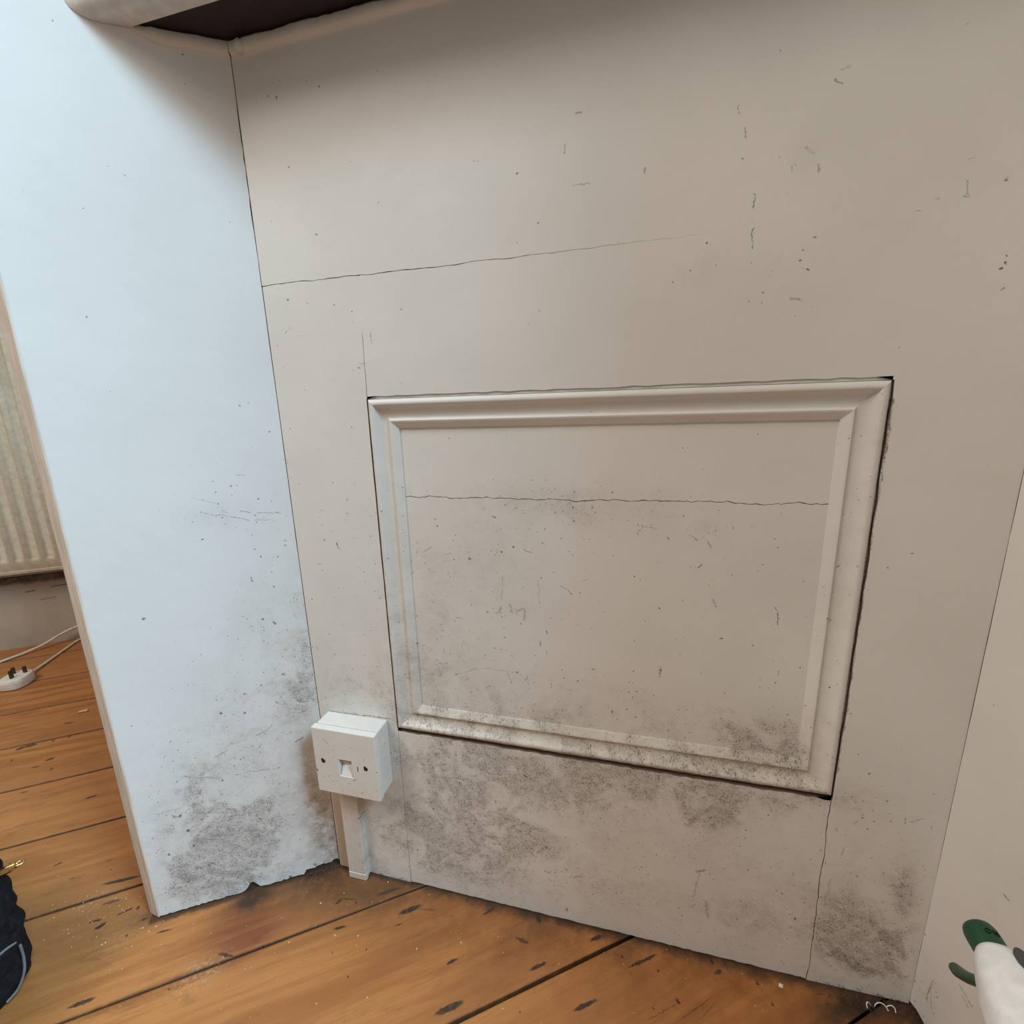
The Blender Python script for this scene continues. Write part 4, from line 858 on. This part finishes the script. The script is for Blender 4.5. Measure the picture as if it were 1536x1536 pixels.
for pts in ([(-.199, .070), (-.212, .074), (-.245, .073), (-.30, .070), (-.40, .069)], [(-.196, .062), (-.196, .045), (-.199, .028), (-.206, .014), (-.216, .010)], [(-.244, .045), (-.250, .030), (-.262, .016)]):
    b = MB(); b.tube(spline([onbag(y - .006, z) for y, z in pts], 8), .0013, 8); b.build('piping', PIPE, bag, smooth=60)
zp = Vector((-.2610, -.1990, .149))
ax = Vector((.62, .66, .10)).normalized()
b = MB(); b.tube([zp + ax*s for s in (0, .003, .0032, .013, .0132, .017)], [.0034, .0036, .0046, .0046, .0038, .0034], 14); pull = b.build('zip_pull', BRASS, bag, smooth=40)
b = MB(); b.tube([zp + ax*.0195 + ax*.0040*math.cos(a) + Vector((-.66, .62, 0))*.0030*math.sin(a) for a in [2*math.pi*k/16 for k in range(17)]], .0014, 8); b.build('pull_ring', BRASS, pull, smooth=60)
for z, y, r in ((.120, -.199, .0070), (.086, -.202, .0085)):
    b = MB(); c0 = Vector((-.262, y - .004, z))
    b.sweep([[c0 + Vector((.006 + r*.95*math.sin(t_)*math.cos(a), .004 + r*.75*math.sin(t_)*math.sin(a), r*1.1*math.cos(t_))) for a in [2*math.pi*k/14 for k in range(14)]] for t_ in [math.pi*(k+.4)/7.8 for k in range(8)]])
    b.build('side_tab', BLK, bag, smooth=70)

# ------------------------------------------------------------------ crumbs, chips and fluff
CH = plain('pale_wood', (0.72, 0.50, 0.30), .7, .2); FL = plain('white_paint_flake', (0.82, 0.80, 0.76), .5, .4)
b = MB(); b.box((-.008, -.0025, .0003), (.008, .0025, .0032), lambda c: Vector((-.7537 + c.x*.80 - c.y*.6*(1 + c.x*40), .177 + c.x*.6 + c.y*.8, c.z + abs(c.x)*.05)))
o = b.build('wood_chip', CH, None, bevel=.0006); tag(o, 'small pale wood chip lying on a floorboard left of the white panel', 'chip')
b = MB(); b.add([(.5446, -.0135, .0002), (.5488, -.0142, .0002), (.5500, -.0105, .0003), (.5462, -.0098, .0002), (.5470, -.0122, .0030)], [[0, 1, 4], [1, 2, 4], [2, 3, 4], [3, 0, 4], [3, 2, 1, 0]])
o = b.build('paint_flake', FL); tag(o, 'single white paint flake on the floor under the panelling at right', 'flake')
rr = random.Random(12); b = MB()
def crumb(x, y, r):
    vs = [Vector((x, y, .0001)) + Vector((rr.uniform(.5, 1)*r*math.cos(a), rr.uniform(.5, 1)*r*math.sin(a), 0)) for a in [2*math.pi*k/5 + rr.uniform(-.3, .3) for k in range(5)]]
    b.add(vs + [Vector((x, y, r*rr.uniform(.6, 1.1)))], [[i, (i+1) % 5, 5] for i in range(5)])
for cx, cy, sd, n in ((-.2801, -.1298, .03, 60), (-.2087, -.1251, .03, 50), (-.0253, -.1084, .06, 25), (.154, -.052, .09, 40), (.45, -.06, .08, 25), (-.36, -.08, .03, 12), (-.02, -.20, .12, 30), (.35, -.03, .12, 20)):
    for _ in range(n):
        x, y = rr.gauss(cx, sd), rr.gauss(cy, sd*.6)
        if y < -.003 and Vector((x, y, 0)).dot(NL) > .003: crumb(x, y, rr.choice([.0005, .0006, .0007, .0009, .0013]))
        elif x < -.23: crumb(x, y, rr.choice([.0005, .0007, .0010]))
o = b.build('grit', CH); tag(o, 'scattered pale crumbs and sawdust grit on the floorboards', 'grit', kind='stuff')
# grey fluff and hairs caught in the two corners
FLF = plain('grey_fluff', (0.085, 0.065, 0.05), .95, .05); b = MB()
def hair(x, y, L, r):
    a = rr.uniform(0, 6.28); p = Vector((x, y, rr.uniform(.001, .004))); pts = [p.copy()]
    for _ in range(5):
        a += rr.uniform(-.9, .9); p = p + Vector((math.cos(a)*L/5, math.sin(a)*L/5, rr.uniform(-.0009, .0012))); p.z = max(p.z, .0006); p.y = min(p.y, -.001)
        if p.dot(NL) < .001: p += NL*(.0015 - p.dot(NL))
        pts.append(p.copy())
    b.tube(pts, r, 4)
for _ in range(90): hair(.585 + .085*rr.random()**.8, -.002 - abs(rr.gauss(0, .007)), rr.uniform(.003, .009), .00022)
for _ in range(50):
    s = rr.random()*.045; v = DL*s + NL*(.002 + abs(rr.gauss(0, .0022))); hair(v.x, v.y, rr.uniform(.003, .007), .00022)
for _ in range(40): hair(.05 + rr.random()*.06, -.002 - abs(rr.gauss(0, .0015)), rr.uniform(.003, .006), .0002)
o = b.build('fluff', FLF); tag(o, 'dark fluff and dust gathered along the foot of the panelling', 'dust', kind='stuff')
b = MB()
for cx, cy, r, a0, a1 in ((.640, -.0125, .0065, .3, 2.6), (.648, -.0105, .0045, -.4, 1.9), (.630, -.0120, .0035, 1.2, 3.6)):
    b.tube([Vector((cx + r*math.cos(a0 + (a1-a0)*k/12), cy + r*.75*math.sin(a0 + (a1-a0)*k/12), .0008 + .0035*math.sin(k/12*math.pi))) for k in range(13)], .0005, 5)
o = b.build('paint_shreds', FL, None, smooth=60); tag(o, 'curled pale shreds of sealant in the right-hand floor corner', 'shreds', kind='stuff')
